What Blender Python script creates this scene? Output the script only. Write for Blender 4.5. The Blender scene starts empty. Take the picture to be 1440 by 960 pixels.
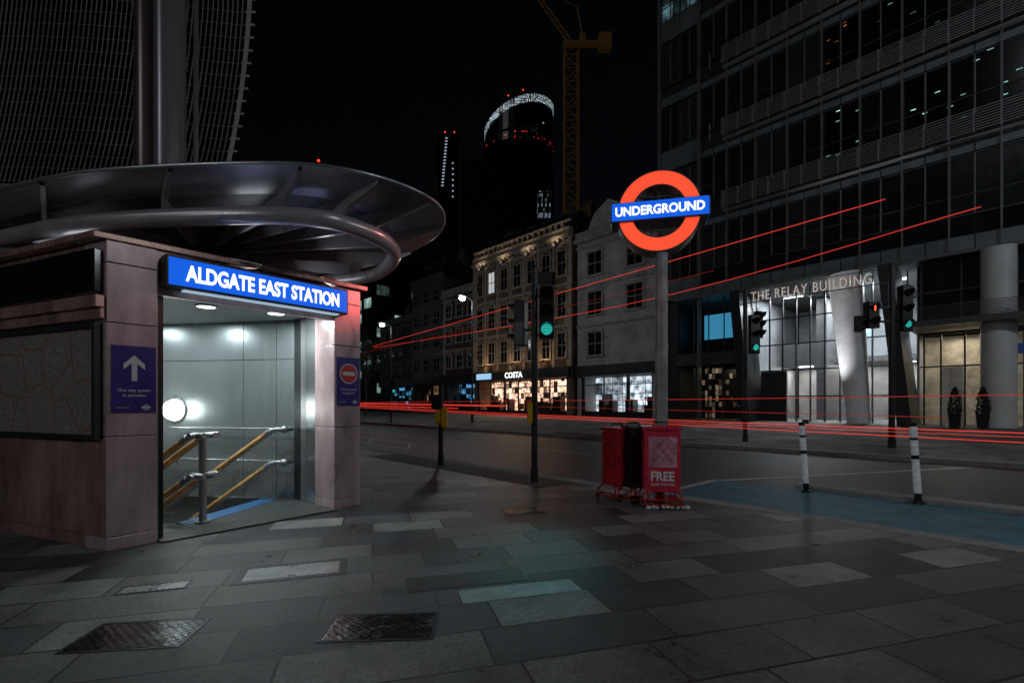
import bpy, math, random
from mathutils import Vector, Matrix, geometry
random.seed(7)
scn=bpy.context.scene
COL=scn.collection
scn.view_settings.view_transform='Standard'
scn.view_settings.look='None'
scn.view_settings.exposure=0

# ---------------- street frame ----------------
SX=Vector((.674,-.739)); SN=Vector((.739,.674))
TH=math.atan2(-.739,.674)
def S(v,n,z=0.0):
    p=SX*v+SN*n
    return Vector((p.x,p.y,z))

# ---------------- materials ----------------
MC={}
def mat(name,col,rough=.6,metal=0.0,em=None,es=0.0,var=.2,scale=3.0,bump=0.0,bscale=25.0,spec=.5,stretch=None):
    if name in MC: return MC[name]
    m=bpy.data.materials.new(name); m.use_nodes=True
    nt=m.node_tree; N=nt.nodes; L=nt.links
    b=N["Principled BSDF"]
    tc=N.new("ShaderNodeTexCoord")
    src=tc.outputs["Object"]
    if stretch:
        mp=N.new("ShaderNodeMapping"); mp.inputs["Scale"].default_value=stretch
        L.new(src,mp.inputs["Vector"]); src=mp.outputs["Vector"]
    nz=N.new("ShaderNodeTexNoise"); nz.inputs["Scale"].default_value=scale; nz.inputs["Detail"].default_value=6
    nz.inputs["Roughness"].default_value=.65
    L.new(src,nz.inputs["Vector"])
    r=N.new("ShaderNodeValToRGB")
    r.color_ramp.elements[0].position=.3; r.color_ramp.elements[1].position=.7
    c0=[max(0,c*(1-var)) for c in col]; c1=[min(1,c*(1+var)) for c in col]
    r.color_ramp.elements[0].color=(*c0,1); r.color_ramp.elements[1].color=(*c1,1)
    L.new(nz.outputs["Fac"],r.inputs["Fac"]); L.new(r.outputs["Color"],b.inputs["Base Color"])
    b.inputs["Metallic"].default_value=metal
    b.inputs["Specular IOR Level"].default_value=spec
    mr=N.new("ShaderNodeMapRange"); mr.inputs["To Min"].default_value=max(.02,rough-.12); mr.inputs["To Max"].default_value=min(1,rough+.12)
    L.new(nz.outputs["Fac"],mr.inputs["Value"]); L.new(mr.outputs["Result"],b.inputs["Roughness"])
    if em:
        b.inputs["Emission Color"].default_value=(*em,1); b.inputs["Emission Strength"].default_value=es
    if bump:
        n2=N.new("ShaderNodeTexNoise"); n2.inputs["Scale"].default_value=bscale; n2.inputs["Detail"].default_value=5
        L.new(src,n2.inputs["Vector"])
        bp=N.new("ShaderNodeBump"); bp.inputs["Strength"].default_value=bump; bp.inputs["Distance"].default_value=.02
        L.new(n2.outputs["Fac"],bp.inputs["Height"]); L.new(bp.outputs["Normal"],b.inputs["Normal"])
    MC[name]=m; return m

def grid_mat(name,cx,cz,thr,em,es,base=(.01,.011,.013),rough=.3,ox=0.0,use_y=False,gap=.14,noise=True):
    """cells switched on at random, like lit rooms or shelves seen through glass"""
    m=bpy.data.materials.new(name); m.use_nodes=True
    nt=m.node_tree; N=nt.nodes; L=nt.links; b=N["Principled BSDF"]
    b.inputs["Base Color"].default_value=(*base,1); b.inputs["Roughness"].default_value=rough
    tc=N.new("ShaderNodeTexCoord"); sp=N.new("ShaderNodeSeparateXYZ"); L.new(tc.outputs["Object"],sp.inputs[0])
    def cell(o,s):
        a=N.new("ShaderNodeMath"); a.operation='MULTIPLY'; a.inputs[1].default_value=1.0/s; L.new(o,a.inputs[0])
        f=N.new("ShaderNodeMath"); f.operation='FLOOR'; L.new(a.outputs[0],f.inputs[0])
        fr=N.new("ShaderNodeMath"); fr.operation='FRACT'; L.new(a.outputs[0],fr.inputs[0])
        g=N.new("ShaderNodeMath"); g.operation='GREATER_THAN'; g.inputs[1].default_value=gap; L.new(fr.outputs[0],g.inputs[0])
        return f.outputs[0],g.outputs[0]
    if use_y:
        ad=N.new("ShaderNodeMath"); ad.operation='ADD'; L.new(sp.outputs[0],ad.inputs[0]); L.new(sp.outputs[1],ad.inputs[1]); xs=ad.outputs[0]
    else: xs=sp.outputs[0]
    fx,gx=cell(xs,cx); fz,gz=cell(sp.outputs[2],cz)
    cb=N.new("ShaderNodeCombineXYZ"); L.new(fx,cb.inputs[0]); L.new(fz,cb.inputs[1]); cb.inputs[2].default_value=ox
    wn=N.new("ShaderNodeTexWhiteNoise"); L.new(cb.outputs[0],wn.inputs["Vector"])
    mr=N.new("ShaderNodeMapRange"); mr.inputs["From Min"].default_value=thr; mr.inputs["From Max"].default_value=1.0
    L.new(wn.outputs["Value"],mr.inputs["Value"])
    m1=N.new("ShaderNodeMath"); m1.operation='MULTIPLY'; L.new(gx,m1.inputs[0]); L.new(gz,m1.inputs[1])
    m2=N.new("ShaderNodeMath"); m2.operation='MULTIPLY'; L.new(m1.outputs[0],m2.inputs[0]); L.new(mr.outputs["Result"],m2.inputs[1])
    out=m2.outputs[0]
    if noise:
        nz=N.new("ShaderNodeTexNoise"); nz.inputs["Scale"].default_value=2.2/cx; nz.inputs["Detail"].default_value=4; L.new(tc.outputs["Object"],nz.inputs["Vector"])
        r=N.new("ShaderNodeMapRange"); r.inputs["From Min"].default_value=.35; r.inputs["From Max"].default_value=.65; r.inputs["To Min"].default_value=.15; r.inputs["To Max"].default_value=1.5; L.new(nz.outputs["Fac"],r.inputs["Value"])
        m5=N.new("ShaderNodeMath"); m5.operation='MULTIPLY'; L.new(out,m5.inputs[0]); L.new(r.outputs[0],m5.inputs[1]); out=m5.outputs[0]
    m3=N.new("ShaderNodeMath"); m3.operation='MULTIPLY'; m3.inputs[1].default_value=es; L.new(out,m3.inputs[0])
    b.inputs["Emission Color"].default_value=(*em,1); L.new(m3.outputs[0],b.inputs["Emission Strength"])
    return m

def slab_mat():
    m=bpy.data.materials.new("paving_slabs"); m.use_nodes=True
    nt=m.node_tree; N=nt.nodes; L=nt.links; b=N["Principled BSDF"]
    tc=N.new("ShaderNodeTexCoord"); mp=N.new("ShaderNodeMapping"); mp.inputs["Rotation"].default_value=(0,0,math.radians(-16))
    L.new(tc.outputs["Object"],mp.inputs["Vector"])
    br=N.new("ShaderNodeTexBrick"); br.offset=.43; br.offset_frequency=2; br.squash=1.45; br.squash_frequency=3
    br.inputs["Scale"].default_value=1; br.inputs["Brick Width"].default_value=.78; br.inputs["Row Height"].default_value=.42
    br.inputs["Mortar Size"].default_value=.009; br.inputs["Mortar Smooth"].default_value=.15; br.inputs["Bias"].default_value=0
    br.inputs["Color1"].default_value=(0,0,0,1); br.inputs["Color2"].default_value=(1,1,1,1); br.inputs["Mortar"].default_value=(.3,.3,.3,1)
    wz=N.new("ShaderNodeTexNoise"); wz.inputs["Scale"].default_value=5; L.new(mp.outputs[0],wz.inputs["Vector"])
    wa=N.new("ShaderNodeVectorMath"); wa.operation='MULTIPLY_ADD'; wa.inputs[1].default_value=(.016,.016,0)
    L.new(wz.outputs["Color"],wa.inputs[0]); L.new(mp.outputs[0],wa.inputs[2]); L.new(wa.outputs[0],br.inputs["Vector"])
    cr=N.new("ShaderNodeValToRGB"); E=cr.color_ramp.elements
    E[0].position=0; E[0].color=(.016,.020,.024,1); E[1].position=1; E[1].color=(.30,.32,.31,1)
    e=E.new(.28); e.color=(.045,.055,.06,1); e=E.new(.55); e.color=(.10,.105,.105,1); e=E.new(.85); e.color=(.14,.145,.14,1)
    L.new(br.outputs["Color"],cr.inputs["Fac"])
    n1=N.new("ShaderNodeTexNoise"); n1.inputs["Scale"].default_value=1.5; n1.inputs["Detail"].default_value=13; n1.inputs["Roughness"].default_value=.8
    L.new(mp.outputs[0],n1.inputs["Vector"])
    r1=N.new("ShaderNodeMapRange"); r1.inputs["From Min"].default_value=.36; r1.inputs["From Max"].default_value=.64; r1.inputs["To Min"].default_value=.35; r1.inputs["To Max"].default_value=1.5
    L.new(n1.outputs["Fac"],r1.inputs["Value"])
    n2=N.new("ShaderNodeTexNoise"); n2.inputs["Scale"].default_value=38; n2.inputs["Detail"].default_value=6; n2.inputs["Roughness"].default_value=.8
    L.new(mp.outputs[0],n2.inputs["Vector"])
    r2=N.new("ShaderNodeMapRange"); r2.inputs["From Min"].default_value=.34; r2.inputs["From Max"].default_value=.66; r2.inputs["To Min"].default_value=.4; r2.inputs["To Max"].default_value=1.6
    L.new(n2.outputs["Fac"],r2.inputs["Value"])
    vo=N.new("ShaderNodeTexVoronoi"); vo.inputs["Scale"].default_value=2.6; L.new(mp.outputs[0],vo.inputs["Vector"])
    lt=N.new("ShaderNodeMath"); lt.operation='LESS_THAN'; lt.inputs[1].default_value=.035; L.new(vo.outputs["Distance"],lt.inputs[0])
    mm=N.new("ShaderNodeMath"); mm.operation='MULTIPLY'; L.new(r1.outputs[0],mm.inputs[0]); L.new(r2.outputs[0],mm.inputs[1])
    gm=N.new("ShaderNodeMath"); gm.operation='MULTIPLY_ADD'; gm.inputs[1].default_value=.6; L.new(lt.outputs[0],gm.inputs[0]); L.new(mm.outputs[0],gm.inputs[2])
    mo=N.new("ShaderNodeMath"); mo.operation='MULTIPLY_ADD'; mo.inputs[1].default_value=-.95; mo.inputs[2].default_value=1; L.new(br.outputs["Fac"],mo.inputs[0])
    m4=N.new("ShaderNodeMath"); m4.operation='MULTIPLY'; L.new(gm.outputs[0],m4.inputs[0]); L.new(mo.outputs[0],m4.inputs[1])
    mx=N.new("ShaderNodeVectorMath"); mx.operation='SCALE'; L.new(cr.outputs["Color"],mx.inputs[0]); L.new(m4.outputs[0],mx.inputs["Scale"])
    L.new(mx.outputs[0],b.inputs["Base Color"])
    rr=N.new("ShaderNodeMapRange"); rr.inputs["From Min"].default_value=.3; rr.inputs["From Max"].default_value=.7; rr.inputs["To Min"].default_value=.22; rr.inputs["To Max"].default_value=.5
    L.new(n1.outputs["Fac"],rr.inputs["Value"]); L.new(rr.outputs[0],b.inputs["Roughness"])
    hs=N.new("ShaderNodeMath"); hs.operation='MULTIPLY_ADD'; hs.inputs[1].default_value=-1.6; L.new(br.outputs["Fac"],hs.inputs[0])
    hn=N.new("ShaderNodeMath"); hn.operation='MULTIPLY'; hn.inputs[1].default_value=.75; L.new(n2.outputs["Fac"],hn.inputs[0]); L.new(hn.outputs[0],hs.inputs[2])
    ht=N.new("ShaderNodeMath"); ht.operation='MULTIPLY_ADD'; ht.inputs[1].default_value=.5; L.new(br.outputs["Color"],ht.inputs[0]); L.new(hs.outputs[0],ht.inputs[2])
    bp=N.new("ShaderNodeBump"); bp.inputs["Strength"].default_value=.75; bp.inputs["Distance"].default_value=.012
    L.new(ht.outputs[0],bp.inputs["Height"]); L.new(bp.outputs[0],b.inputs["Normal"])
    return m

def brick_mat(name,c1,c2,mo,w=.22,h=.075,vert=True):
    m=bpy.data.materials.new(name); m.use_nodes=True
    nt=m.node_tree; N=nt.nodes; L=nt.links; b=N["Principled BSDF"]
    tc=N.new("ShaderNodeTexCoord"); mp=N.new("ShaderNodeMapping")
    if vert: mp.inputs["Rotation"].default_value=(math.radians(-90),0,0)
    L.new(tc.outputs["Object"],mp.inputs["Vector"])
    br=N.new("ShaderNodeTexBrick"); br.inputs["Scale"].default_value=1; br.inputs["Brick Width"].default_value=w; br.inputs["Row Height"].default_value=h
    br.inputs["Mortar Size"].default_value=.008
    br.inputs["Color1"].default_value=(*c1,1); br.inputs["Color2"].default_value=(*c2,1); br.inputs["Mortar"].default_value=(*mo,1)
    L.new(mp.outputs[0],br.inputs["Vector"])
    nz=N.new("ShaderNodeTexNoise"); nz.inputs["Scale"].default_value=.8; nz.inputs["Detail"].default_value=8; L.new(tc.outputs["Object"],nz.inputs["Vector"])
    r=N.new("ShaderNodeMapRange"); r.inputs["From Min"].default_value=.3; r.inputs["From Max"].default_value=.7; r.inputs["To Min"].default_value=.35; r.inputs["To Max"].default_value=1.3
    L.new(nz.outputs["Fac"],r.inputs["Value"])
    sc=N.new("ShaderNodeVectorMath"); sc.operation='SCALE'; L.new(br.outputs["Color"],sc.inputs[0]); L.new(r.outputs[0],sc.inputs["Scale"])
    L.new(sc.outputs[0],b.inputs["Base Color"]); b.inputs["Roughness"].default_value=.85
    bp=N.new("ShaderNodeBump"); bp.inputs["Strength"].default_value=.4; bp.inputs["Distance"].default_value=.01; bp.invert=True
    L.new(br.outputs["Fac"],bp.inputs["Height"]); L.new(bp.outputs[0],b.inputs["Normal"])
    return m

def map_mat():
    m=bpy.data.materials.new("street_map_poster"); m.use_nodes=True
    nt=m.node_tree; N=nt.nodes; L=nt.links; b=N["Principled BSDF"]
    tc=N.new("ShaderNodeTexCoord")
    def edge(scale,w,metric='EUCLIDEAN'):
        v=N.new("ShaderNodeTexVoronoi"); v.feature='DISTANCE_TO_EDGE'; v.inputs["Scale"].default_value=scale; v.inputs["Randomness"].default_value=1
        L.new(tc.outputs["Object"],v.inputs["Vector"])
        lt=N.new("ShaderNodeMapRange"); lt.inputs["From Min"].default_value=0; lt.inputs["From Max"].default_value=w; lt.inputs["To Min"].default_value=1; lt.inputs["To Max"].default_value=0
        L.new(v.outputs["Distance"],lt.inputs["Value"]); return lt.outputs["Result"]
    a=edge(2.2,.035); c=edge(16,.09)
    m1=N.new("ShaderNodeMix"); m1.data_type='RGBA'; m1.inputs["A"].default_value=(.27,.22,.20,1); m1.inputs["B"].default_value=(.40,.35,.33,1); L.new(c,m1.inputs["Factor"])
    m2=N.new("ShaderNodeMix"); m2.data_type='RGBA'; m2.inputs["B"].default_value=(.30,.13,.11,1); L.new(a,m2.inputs["Factor"]); L.new(m1.outputs["Result"],m2.inputs["A"])
    L.new(m2.outputs["Result"],b.inputs["Base Color"]); b.inputs["Roughness"].default_value=.2
    return m

def grate_mat(name,c0,c1,scale,metal=.7,rough=.4):
    m=bpy.data.materials.new(name); m.use_nodes=True
    nt=m.node_tree; N=nt.nodes; L=nt.links; b=N["Principled BSDF"]
    tc=N.new("ShaderNodeTexCoord")
    ch=N.new("ShaderNodeTexChecker"); ch.inputs["Scale"].default_value=scale; L.new(tc.outputs["Object"],ch.inputs["Vector"])
    ch.inputs["Color1"].default_value=(*c0,1); ch.inputs["Color2"].default_value=(*c1,1)
    nz=N.new("ShaderNodeTexNoise"); nz.inputs["Scale"].default_value=6; nz.inputs["Detail"].default_value=6; L.new(tc.outputs["Object"],nz.inputs["Vector"])
    mx=N.new("ShaderNodeMix"); mx.data_type='RGBA'; mx.blend_type='MULTIPLY'; mx.inputs["Factor"].default_value=.8
    L.new(ch.outputs["Color"],mx.inputs["A"]); L.new(nz.outputs["Fac"],mx.inputs["B"])
    L.new(mx.outputs["Result"],b.inputs["Base Color"]); b.inputs["Metallic"].default_value=metal; b.inputs["Roughness"].default_value=rough
    ad=N.new("ShaderNodeMath"); ad.operation='ADD'; L.new(ch.outputs["Fac"],ad.inputs[0]); L.new(nz.outputs["Fac"],ad.inputs[1])
    bp=N.new("ShaderNodeBump"); bp.inputs["Strength"].default_value=.9; bp.inputs["Distance"].default_value=.012
    L.new(ad.outputs[0],bp.inputs["Height"]); L.new(bp.outputs[0],b.inputs["Normal"])
    return m

# ---------------- mesh builder ----------------
class M:
    def __init__(s): s.v=[]; s.f=[]; s.mi=[]; s.sm=[]
    def add(s,vs,fs,m=0,smooth=False):
        o=len(s.v); s.v+= [tuple(v) for v in vs]
        for f in fs: s.f.append([i+o for i in f]); s.mi.append(m); s.sm.append(smooth)
        return s
    def box(s,x0,x1,y0,y1,z0,z1,m=0,T=None):
        vs=[Vector((x,y,z)) for z in (z0,z1) for (x,y) in ((x0,y0),(x1,y0),(x1,y1),(x0,y1))]
        if T: vs=[T@v for v in vs]
        return s.add(vs,[(3,2,1,0),(4,5,6,7),(0,1,5,4),(1,2,6,5),(2,3,7,6),(3,0,4,7)],m)
    def prism(s,poly,z0,z1,m=0):
        n=len(poly)
        ar=sum(poly[i][0]*poly[(i+1)%n][1]-poly[(i+1)%n][0]*poly[i][1] for i in range(n))
        if ar<0: poly=poly[::-1]
        vs=[(p[0],p[1],z0) for p in poly]+[(p[0],p[1],z1) for p in poly]
        fs=[tuple(range(n-1,-1,-1)),tuple(range(n,2*n))]+[(i,(i+1)%n,(i+1)%n+n,i+n) for i in range(n)]
        return s.add(vs,fs,m)
    def cyl(s,p0,p1,r0,r1=None,seg=16,m=0,caps=True):
        r1=r0 if r1 is None else r1
        p0=Vector(p0);p1=Vector(p1);d=(p1-p0).normalized()
        a=Vector((0,0,1)) if abs(d.z)<.9 else Vector((1,0,0))
        x=d.cross(a).normalized(); y=d.cross(x)
        A=[p0+(x*math.cos(t)+y*math.sin(t))*r0 for t in [2*math.pi*i/seg for i in range(seg)]]
        B=[p1+(x*math.cos(t)+y*math.sin(t))*r1 for t in [2*math.pi*i/seg for i in range(seg)]]
        s.add(A+B,[(i,i+seg,(i+1)%seg+seg,(i+1)%seg) for i in range(seg)],m,True)
        if caps:
            s.add(A,[tuple(range(seg))],m); s.add(B,[tuple(range(seg-1,-1,-1))],m)
        return s
    def tube(s,path,r,seg=8,m=0,closed=False):
        P=[Vector(p) for p in path]; n=len(P); rings=[]
        for i,p in enumerate(P):
            if closed: d=(P[(i+1)%n]-P[i-1]).normalized()
            else: d=(P[min(i+1,n-1)]-P[max(i-1,0)]).normalized()
            a=Vector((0,0,1)) if abs(d.z)<.95 else Vector((1,0,0))
            x=d.cross(a).normalized(); y=d.cross(x)
            rr=r[i] if isinstance(r,(list,tuple)) else r
            rings.append([p+(x*math.cos(t)+y*math.sin(t))*rr for t in [2*math.pi*k/seg for k in range(seg)]])
        vs=[v for R in rings for v in R]; fs=[]
        for i in range(n if closed else n-1):
            j=(i+1)%n
            for k in range(seg):
                k2=(k+1)%seg; fs.append((i*seg+k,j*seg+k,j*seg+k2,i*seg+k2))
        s.add(vs,fs,m,True)
        if not closed:
            s.add(rings[0],[tuple(range(seg))],m); s.add(rings[-1],[tuple(range(seg-1,-1,-1))],m)
        return s
    def ball(s,c,r,m=0,seg=12,rings=8,sz=1.0):
        vs=[];fs=[]
        for j in range(rings+1):
            ph=math.pi*j/rings
            for i in range(seg):
                t=2*math.pi*i/seg
                vs.append((c[0]+r*math.sin(ph)*math.cos(t),c[1]+r*math.sin(ph)*math.sin(t),c[2]+r*sz*math.cos(ph)))
        for j in range(rings):
            for i in range(seg):
                fs.append((j*seg+i,(j+1)*seg+i,(j+1)*seg+(i+1)%seg,j*seg+(i+1)%seg))
        return s.add(vs,fs,m,True)
    def make(s,name,mats,parent=None,loc=(0,0,0),rot=(0,0,0),bevel=0,label=None,cat=None,group=None,kind=None):
        me=bpy.data.meshes.new(name); me.from_pydata(s.v,[],s.f)
        if not isinstance(mats,(list,tuple)): mats=[mats]
        for m in mats: me.materials.append(m)
        me.polygons.foreach_set("material_index",s.mi); me.polygons.foreach_set("use_smooth",s.sm)
        me.update(); me.validate()
        o=bpy.data.objects.new(name,me); COL.objects.link(o)
        o.location=loc; o.rotation_euler=rot
        if parent: o.parent=parent
        if bevel:
            b=o.modifiers.new("bevel","BEVEL"); b.width=bevel; b.segments=2; b.limit_method='ANGLE'
        if label: o["label"]=label
        if cat: o["category"]=cat
        if group: o["group"]=group
        if kind: o["kind"]=kind
        return o
def empty(name,loc,rz,label,cat,group=None):
    o=bpy.data.objects.new(name,None); COL.objects.link(o); o.location=loc; o.rotation_euler=(0,0,rz); o.empty_display_size=.2
    o["label"]=label; o["category"]=cat
    if group: o["group"]=group
    return o
def text(name,s,w,h,mt,parent,loc,rot=(math.pi/2,0,0),ext=.004,bold=.02,spacing=1.0):
    cu=bpy.data.curves.new(name,'FONT'); cu.body=s; cu.size=1; cu.offset=bold; cu.extrude=.02; cu.space_character=spacing
    cu.align_x='CENTER'; cu.resolution_u=4
    t=bpy.data.objects.new("tmp",cu); COL.objects.link(t); bpy.context.view_layer.update()
    me=bpy.data.meshes.new_from_object(t.evaluated_get(bpy.context.evaluated_depsgraph_get()))
    bpy.data.objects.remove(t)
    xs=[v.co.x for v in me.vertices]; ys=[v.co.y for v in me.vertices]
    cx=(min(xs)+max(xs))/2; cy=(min(ys)+max(ys))/2; kx=w/(max(xs)-min(xs)); ky=h/(max(ys)-min(ys))
    for v in me.vertices:
        v.co.x=(v.co.x-cx)*kx; v.co.y=(v.co.y-cy)*ky; v.co.z=v.co.z/.02*ext
    me.materials.clear(); me.materials.append(mt)
    o=bpy.data.objects.new(name,me); COL.objects.link(o); o.parent=parent; o.location=loc; o.rotation_euler=rot
    return o
def light(kind,loc,power,col,size=.1,rot=(0,0,0),spot=None,blend=.6,parent=None,shape=None,sy=None):
    l=bpy.data.lights.new("lamp_light",kind); l.energy=power; l.color=col
    if kind=='AREA':
        l.size=size
        if shape: l.shape=shape
        if sy: l.shape='RECTANGLE'; l.size_y=sy
    else: l.shadow_soft_size=size
    if kind=='SPOT': l.spot_size=spot; l.spot_blend=blend
    o=bpy.data.objects.new("lamp_light",l); COL.objects.link(o); o.location=loc; o.rotation_euler=rot
    if parent: o.parent=parent
    return o
def aim(o,tgt):
    d=Vector(tgt)-o.location; o.rotation_euler=d.to_track_quat('-Z','Y').to_euler()
def crom(P,k=6,closed=True):
    n=len(P); out=[]
    for i in range(n if closed else n-1):
        g=lambda j:Vector(P[j%n]) if closed else Vector(P[max(0,min(n-1,j))])
        a,b,c,d=g(i-1),g(i),g(i+1),g(i+2)
        for q in range(k):
            t=q/k
            out.append(.5*((2*b)+(c-a)*t+(2*a-5*b+4*c-d)*t*t+(3*b-a-3*c+d)*t**3))
    return out

# common materials
steel=mat("brushed_steel",(.46,.46,.47),.35,.8,var=.15,scale=2,stretch=(1,1,.2))
darksteel=mat("dark_painted_steel",(.03,.032,.035),.4,.3)
black=mat("black_paint",(.012,.012,.013),.35)
blackgloss=mat("black_glass",(.008,.009,.01),.08,0,var=.1)
panel=mat("weathered_pink_panel",(.60,.43,.44),.30,.25,var=.42,scale=3.0,bump=.04,bscale=8,stretch=(1,1,.35))
panel2=mat("bronze_metal_panel",(.42,.25,.21),.26,.35,var=.55,scale=2.4,stretch=(1,1,.35))
white=mat("white_lettering",(.85,.85,.85),.5,em=(.95,.98,1),es=1.4,var=.02)
whitep=mat("white_paint",(.8,.8,.78),.6,var=.2,scale=14)
signwhite=mat("sign_white_print",(.75,.75,.77),.5,var=.05)
blueem=mat("lit_blue_sign",(.01,.05,.4),.4,em=(.006,.11,.72),es=1.0,var=.05,spec=.1)
redem=mat("lit_red_ring",(.6,.04,.02),.4,em=(1,.085,.035),es=1.0,var=.04,spec=.1)
stone=mat("kerb_granite",(.3,.3,.29),.7,var=.3,scale=8,bump=.3,bscale=60)
asphalt=mat("asphalt",(.055,.058,.062),.42,var=.5,scale=1.2,bump=.6,bscale=90)
orange=mat("timber_handrail",(.58,.33,.11),.4,var=.35,scale=9)
red=mat("red_painted_metal",(.42,.018,.028),.22,var=.5,scale=5)
yellow=mat("yellow_plastic",(.75,.42,.02),.4,var=.1)

# ---------------- structures ----------------
q=Vector((-.985,.17)); r_=Vector((.17,.985))
H0=Vector((-3.92,5.62))
hole=[H0,H0+q*3.2,H0+q*3.2+r_*1.5,H0+r_*1.5]
KN=6.6
a=S(-260,KN);b=S(200,KN);c=S(200,-150);d=S(-260,-150)
outer=[Vector((p.x,p.y,0)) for p in (a,b,c,d)]
hl=[Vector((p.x,p.y,0)) for p in hole]
tri=geometry.tessellate_polygon([outer,hl])
allp=outer+hl
mm=M(); fs=[]
for t in tri:
    n=(allp[t[1]]-allp[t[0]]).cross(allp[t[2]]-allp[t[0]])
    fs.append(tuple(t) if n.z>0 else tuple(t[::-1]))
mm.add(allp,fs); SL=slab_mat()
mm.make("pavement",SL,label="pavement of large worn stone slabs",kind="structure")
m=M(); m.box(-260,200,0,.28,-.3,.004)
m.make("kerb",stone,loc=S(0,KN),rot=(0,0,TH),label="granite kerb along the pavement edge",kind="structure")
m=M(); m.box(-260,200,KN+.28,16,-.35,-.10)
m.make("road",asphalt,rot=(0,0,TH),label="dark asphalt main road",kind="structure")
m=M(); m.box(-900,900,-900,900,-.6,-.36)
m.make("ground",mat("earth",(.04,.04,.04),.9),label="dark city ground sheet",kind="structure")
bluelane=mat("blue_cycle_surface",(.06,.21,.27),.5,var=.45,scale=3,bump=.4,bscale=120)
m=M(); m.box(-4.2,60,KN+.281,8.95,-.2,-.03)
m.make("cycle_track",bluelane,rot=(0,0,TH),label="blue surfaced cycle track beside the pavement",kind="structure")
m=M(); m.box(-2.8,60,9.0,9.3,-.2,.04)
m.make("kerb_island",stone,rot=(0,0,TH),label="low granite separator kerb by the cycle track",kind="structure",bevel=.02)
m=M()
m.add([(-260,16.3,.02),(200,16.3,.02),(200,27,.45),(-260,27,.45),(200,300,.46),(-260,300,.46)],[(0,1,2,3),(3,2,4,5)])
m.make("far_pavement",brick_mat("far_paving_slabs",(.16,.15,.145),(.26,.25,.24),(.05,.05,.05),.9,.6,False),rot=(0,0,TH),label="far pavement rising to the shops",kind="structure")
m=M(); m.box(-260,200,16,16.3,-.3,.025)
m.make("far_kerb",stone,rot=(0,0,TH),label="far granite kerb",kind="structure")
mk=M()
def strip(x0,y0,x1,y1,w,z=-.094):
    p0=S(x0,y0,z) ; p1=S(x1,y1,z); d=(p1-p0).normalized(); s=Vector((-d.y,d.x,0))*w/2
    mk.add([p0-s,p1-s,p1+s,p0+s],[(0,1,2,3)])
strip(-4.2,9.35,-1.1,15.6,.14)
strip(-4.1,7.0,-4.1,8.9,.12,-.024)
for i in range(12): strip(-9-i*5,11.3,-11-i*5,11.3,.1)
strip(-14,8.2,-22,8.2,.1); strip(-14,9.4,-22,9.4,.1); strip(-14,8.2,-16,9.4,.1); strip(-17,8.2,-19,9.4,.1); strip(-14,7.4,-30,7.4,.08)
wm=mat("road_paint_white",(.65,.65,.63),.6,var=.35,scale=12)
mk.make("road_marking",wm,label="worn white road lines",kind="structure")
mk=M()
strip(-2.5,9.6,40,9.6,.06); strip(-2.5,9.78,40,9.78,.06); strip(-60,7.15,-5,7.15,.06); strip(-60,7.33,-5,7.33,.06); strip(-60,15.7,60,15.7,.06); strip(-60,15.5,60,15.5,.06)
mk.make("red_route_line",mat("road_paint_red",(.35,.03,.03),.6,var=.35,scale=10),label="double red no-stopping lines",kind="structure")
tm=grate_mat("tactile_paving",(.28,.19,.17),(.16,.11,.10),14,0,.7)
m=M(); m.box(-15,-8.8,16.35,17.4,.0,.062); m.make("tactile_paving",tm,rot=(0,0,TH),label="blister tactile paving at the crossing",kind="structure")
m=M(); m.box(-12,-5.6,5.8,6.55,-.05,.006); m.make("tactile_paving",tm,rot=(0,0,TH),label="blister tactile paving at the crossing",kind="structure")

def cover(name,cx,cy,w,dp,mt,rz,label,frame=.018,cat="manhole cover",grp="manhole covers in the pavement"):
    m=M(); m.box(-w/2,w/2,-dp/2,dp/2,-.02,.003,0)
    if frame:
        g=.006; a0,a1,b0,b1=-w/2-g,w/2+g,-dp/2-g,dp/2+g; f=frame
        for (x0,x1,y0,y1) in ((a0-f,a1+f,b0-f,b0),(a0-f,a1+f,b1,b1+f),(a0-f,a0,b0,b1),(a1,a1+f,b0,b1)):
            m.box(x0,x1,y0,y1,-.02,.004,1)
        m.box(-.03,.03,-dp/2+.02,-dp/2+.04,.0031,.0045,1); m.box(-.03,.03,dp/2-.04,dp/2-.02,.0031,.0045,1)
    return m.make(name,[mt,darksteel],loc=(cx,cy,0),rot=(0,0,rz),label=label,cat=cat,group=grp)
gm=grate_mat("cast_iron_tread",(.02,.02,.02),(.28,.28,.28),36,.85,.2)
gm2=grate_mat("galvanised_tread",(.8,.8,.8),(.35,.36,.36),46,.4,.35)
cover("manhole_cover",-2.26,2.93,.60,.34,gm,math.radians(7),"worn cast iron cover near the station wall")
cover("manhole_cover",-.82,3.04,.64,.33,gm,math.radians(3),"square patterned cast iron access cover")
cover("manhole_cover",-1.83,4.05,.72,.30,gm2,math.radians(18),"bright galvanised tread plate set in the slabs",.06)
cover("manhole_cover",-2.72,3.68,.42,.13,gm2,math.radians(18),"small narrow drain grating in the slabs",.015)
cover("manhole_cover",.15,6.3,.5,.3,gm,math.radians(18),"dark iron cover near the kerb")
dk=mat("dark_slab",(.012,.012,.014),.4,var=.3,scale=8,bump=.3,bscale=60)
cover("repair_patch",-.36,3.85,.95,.3,dk,math.radians(16),"dark asphalt patch among the slabs",0,"paving patch","repair patches in the pavement")
pk=mat("pale_slab",(.24,.30,.30),.4,var=.35,scale=6,bump=.35,bscale=60)
cover("repair_patch",.06,3.62,.9,.24,pk,math.radians(16),"pale replacement slab beside a dark one",0,"paving patch","repair patches in the pavement")

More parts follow.
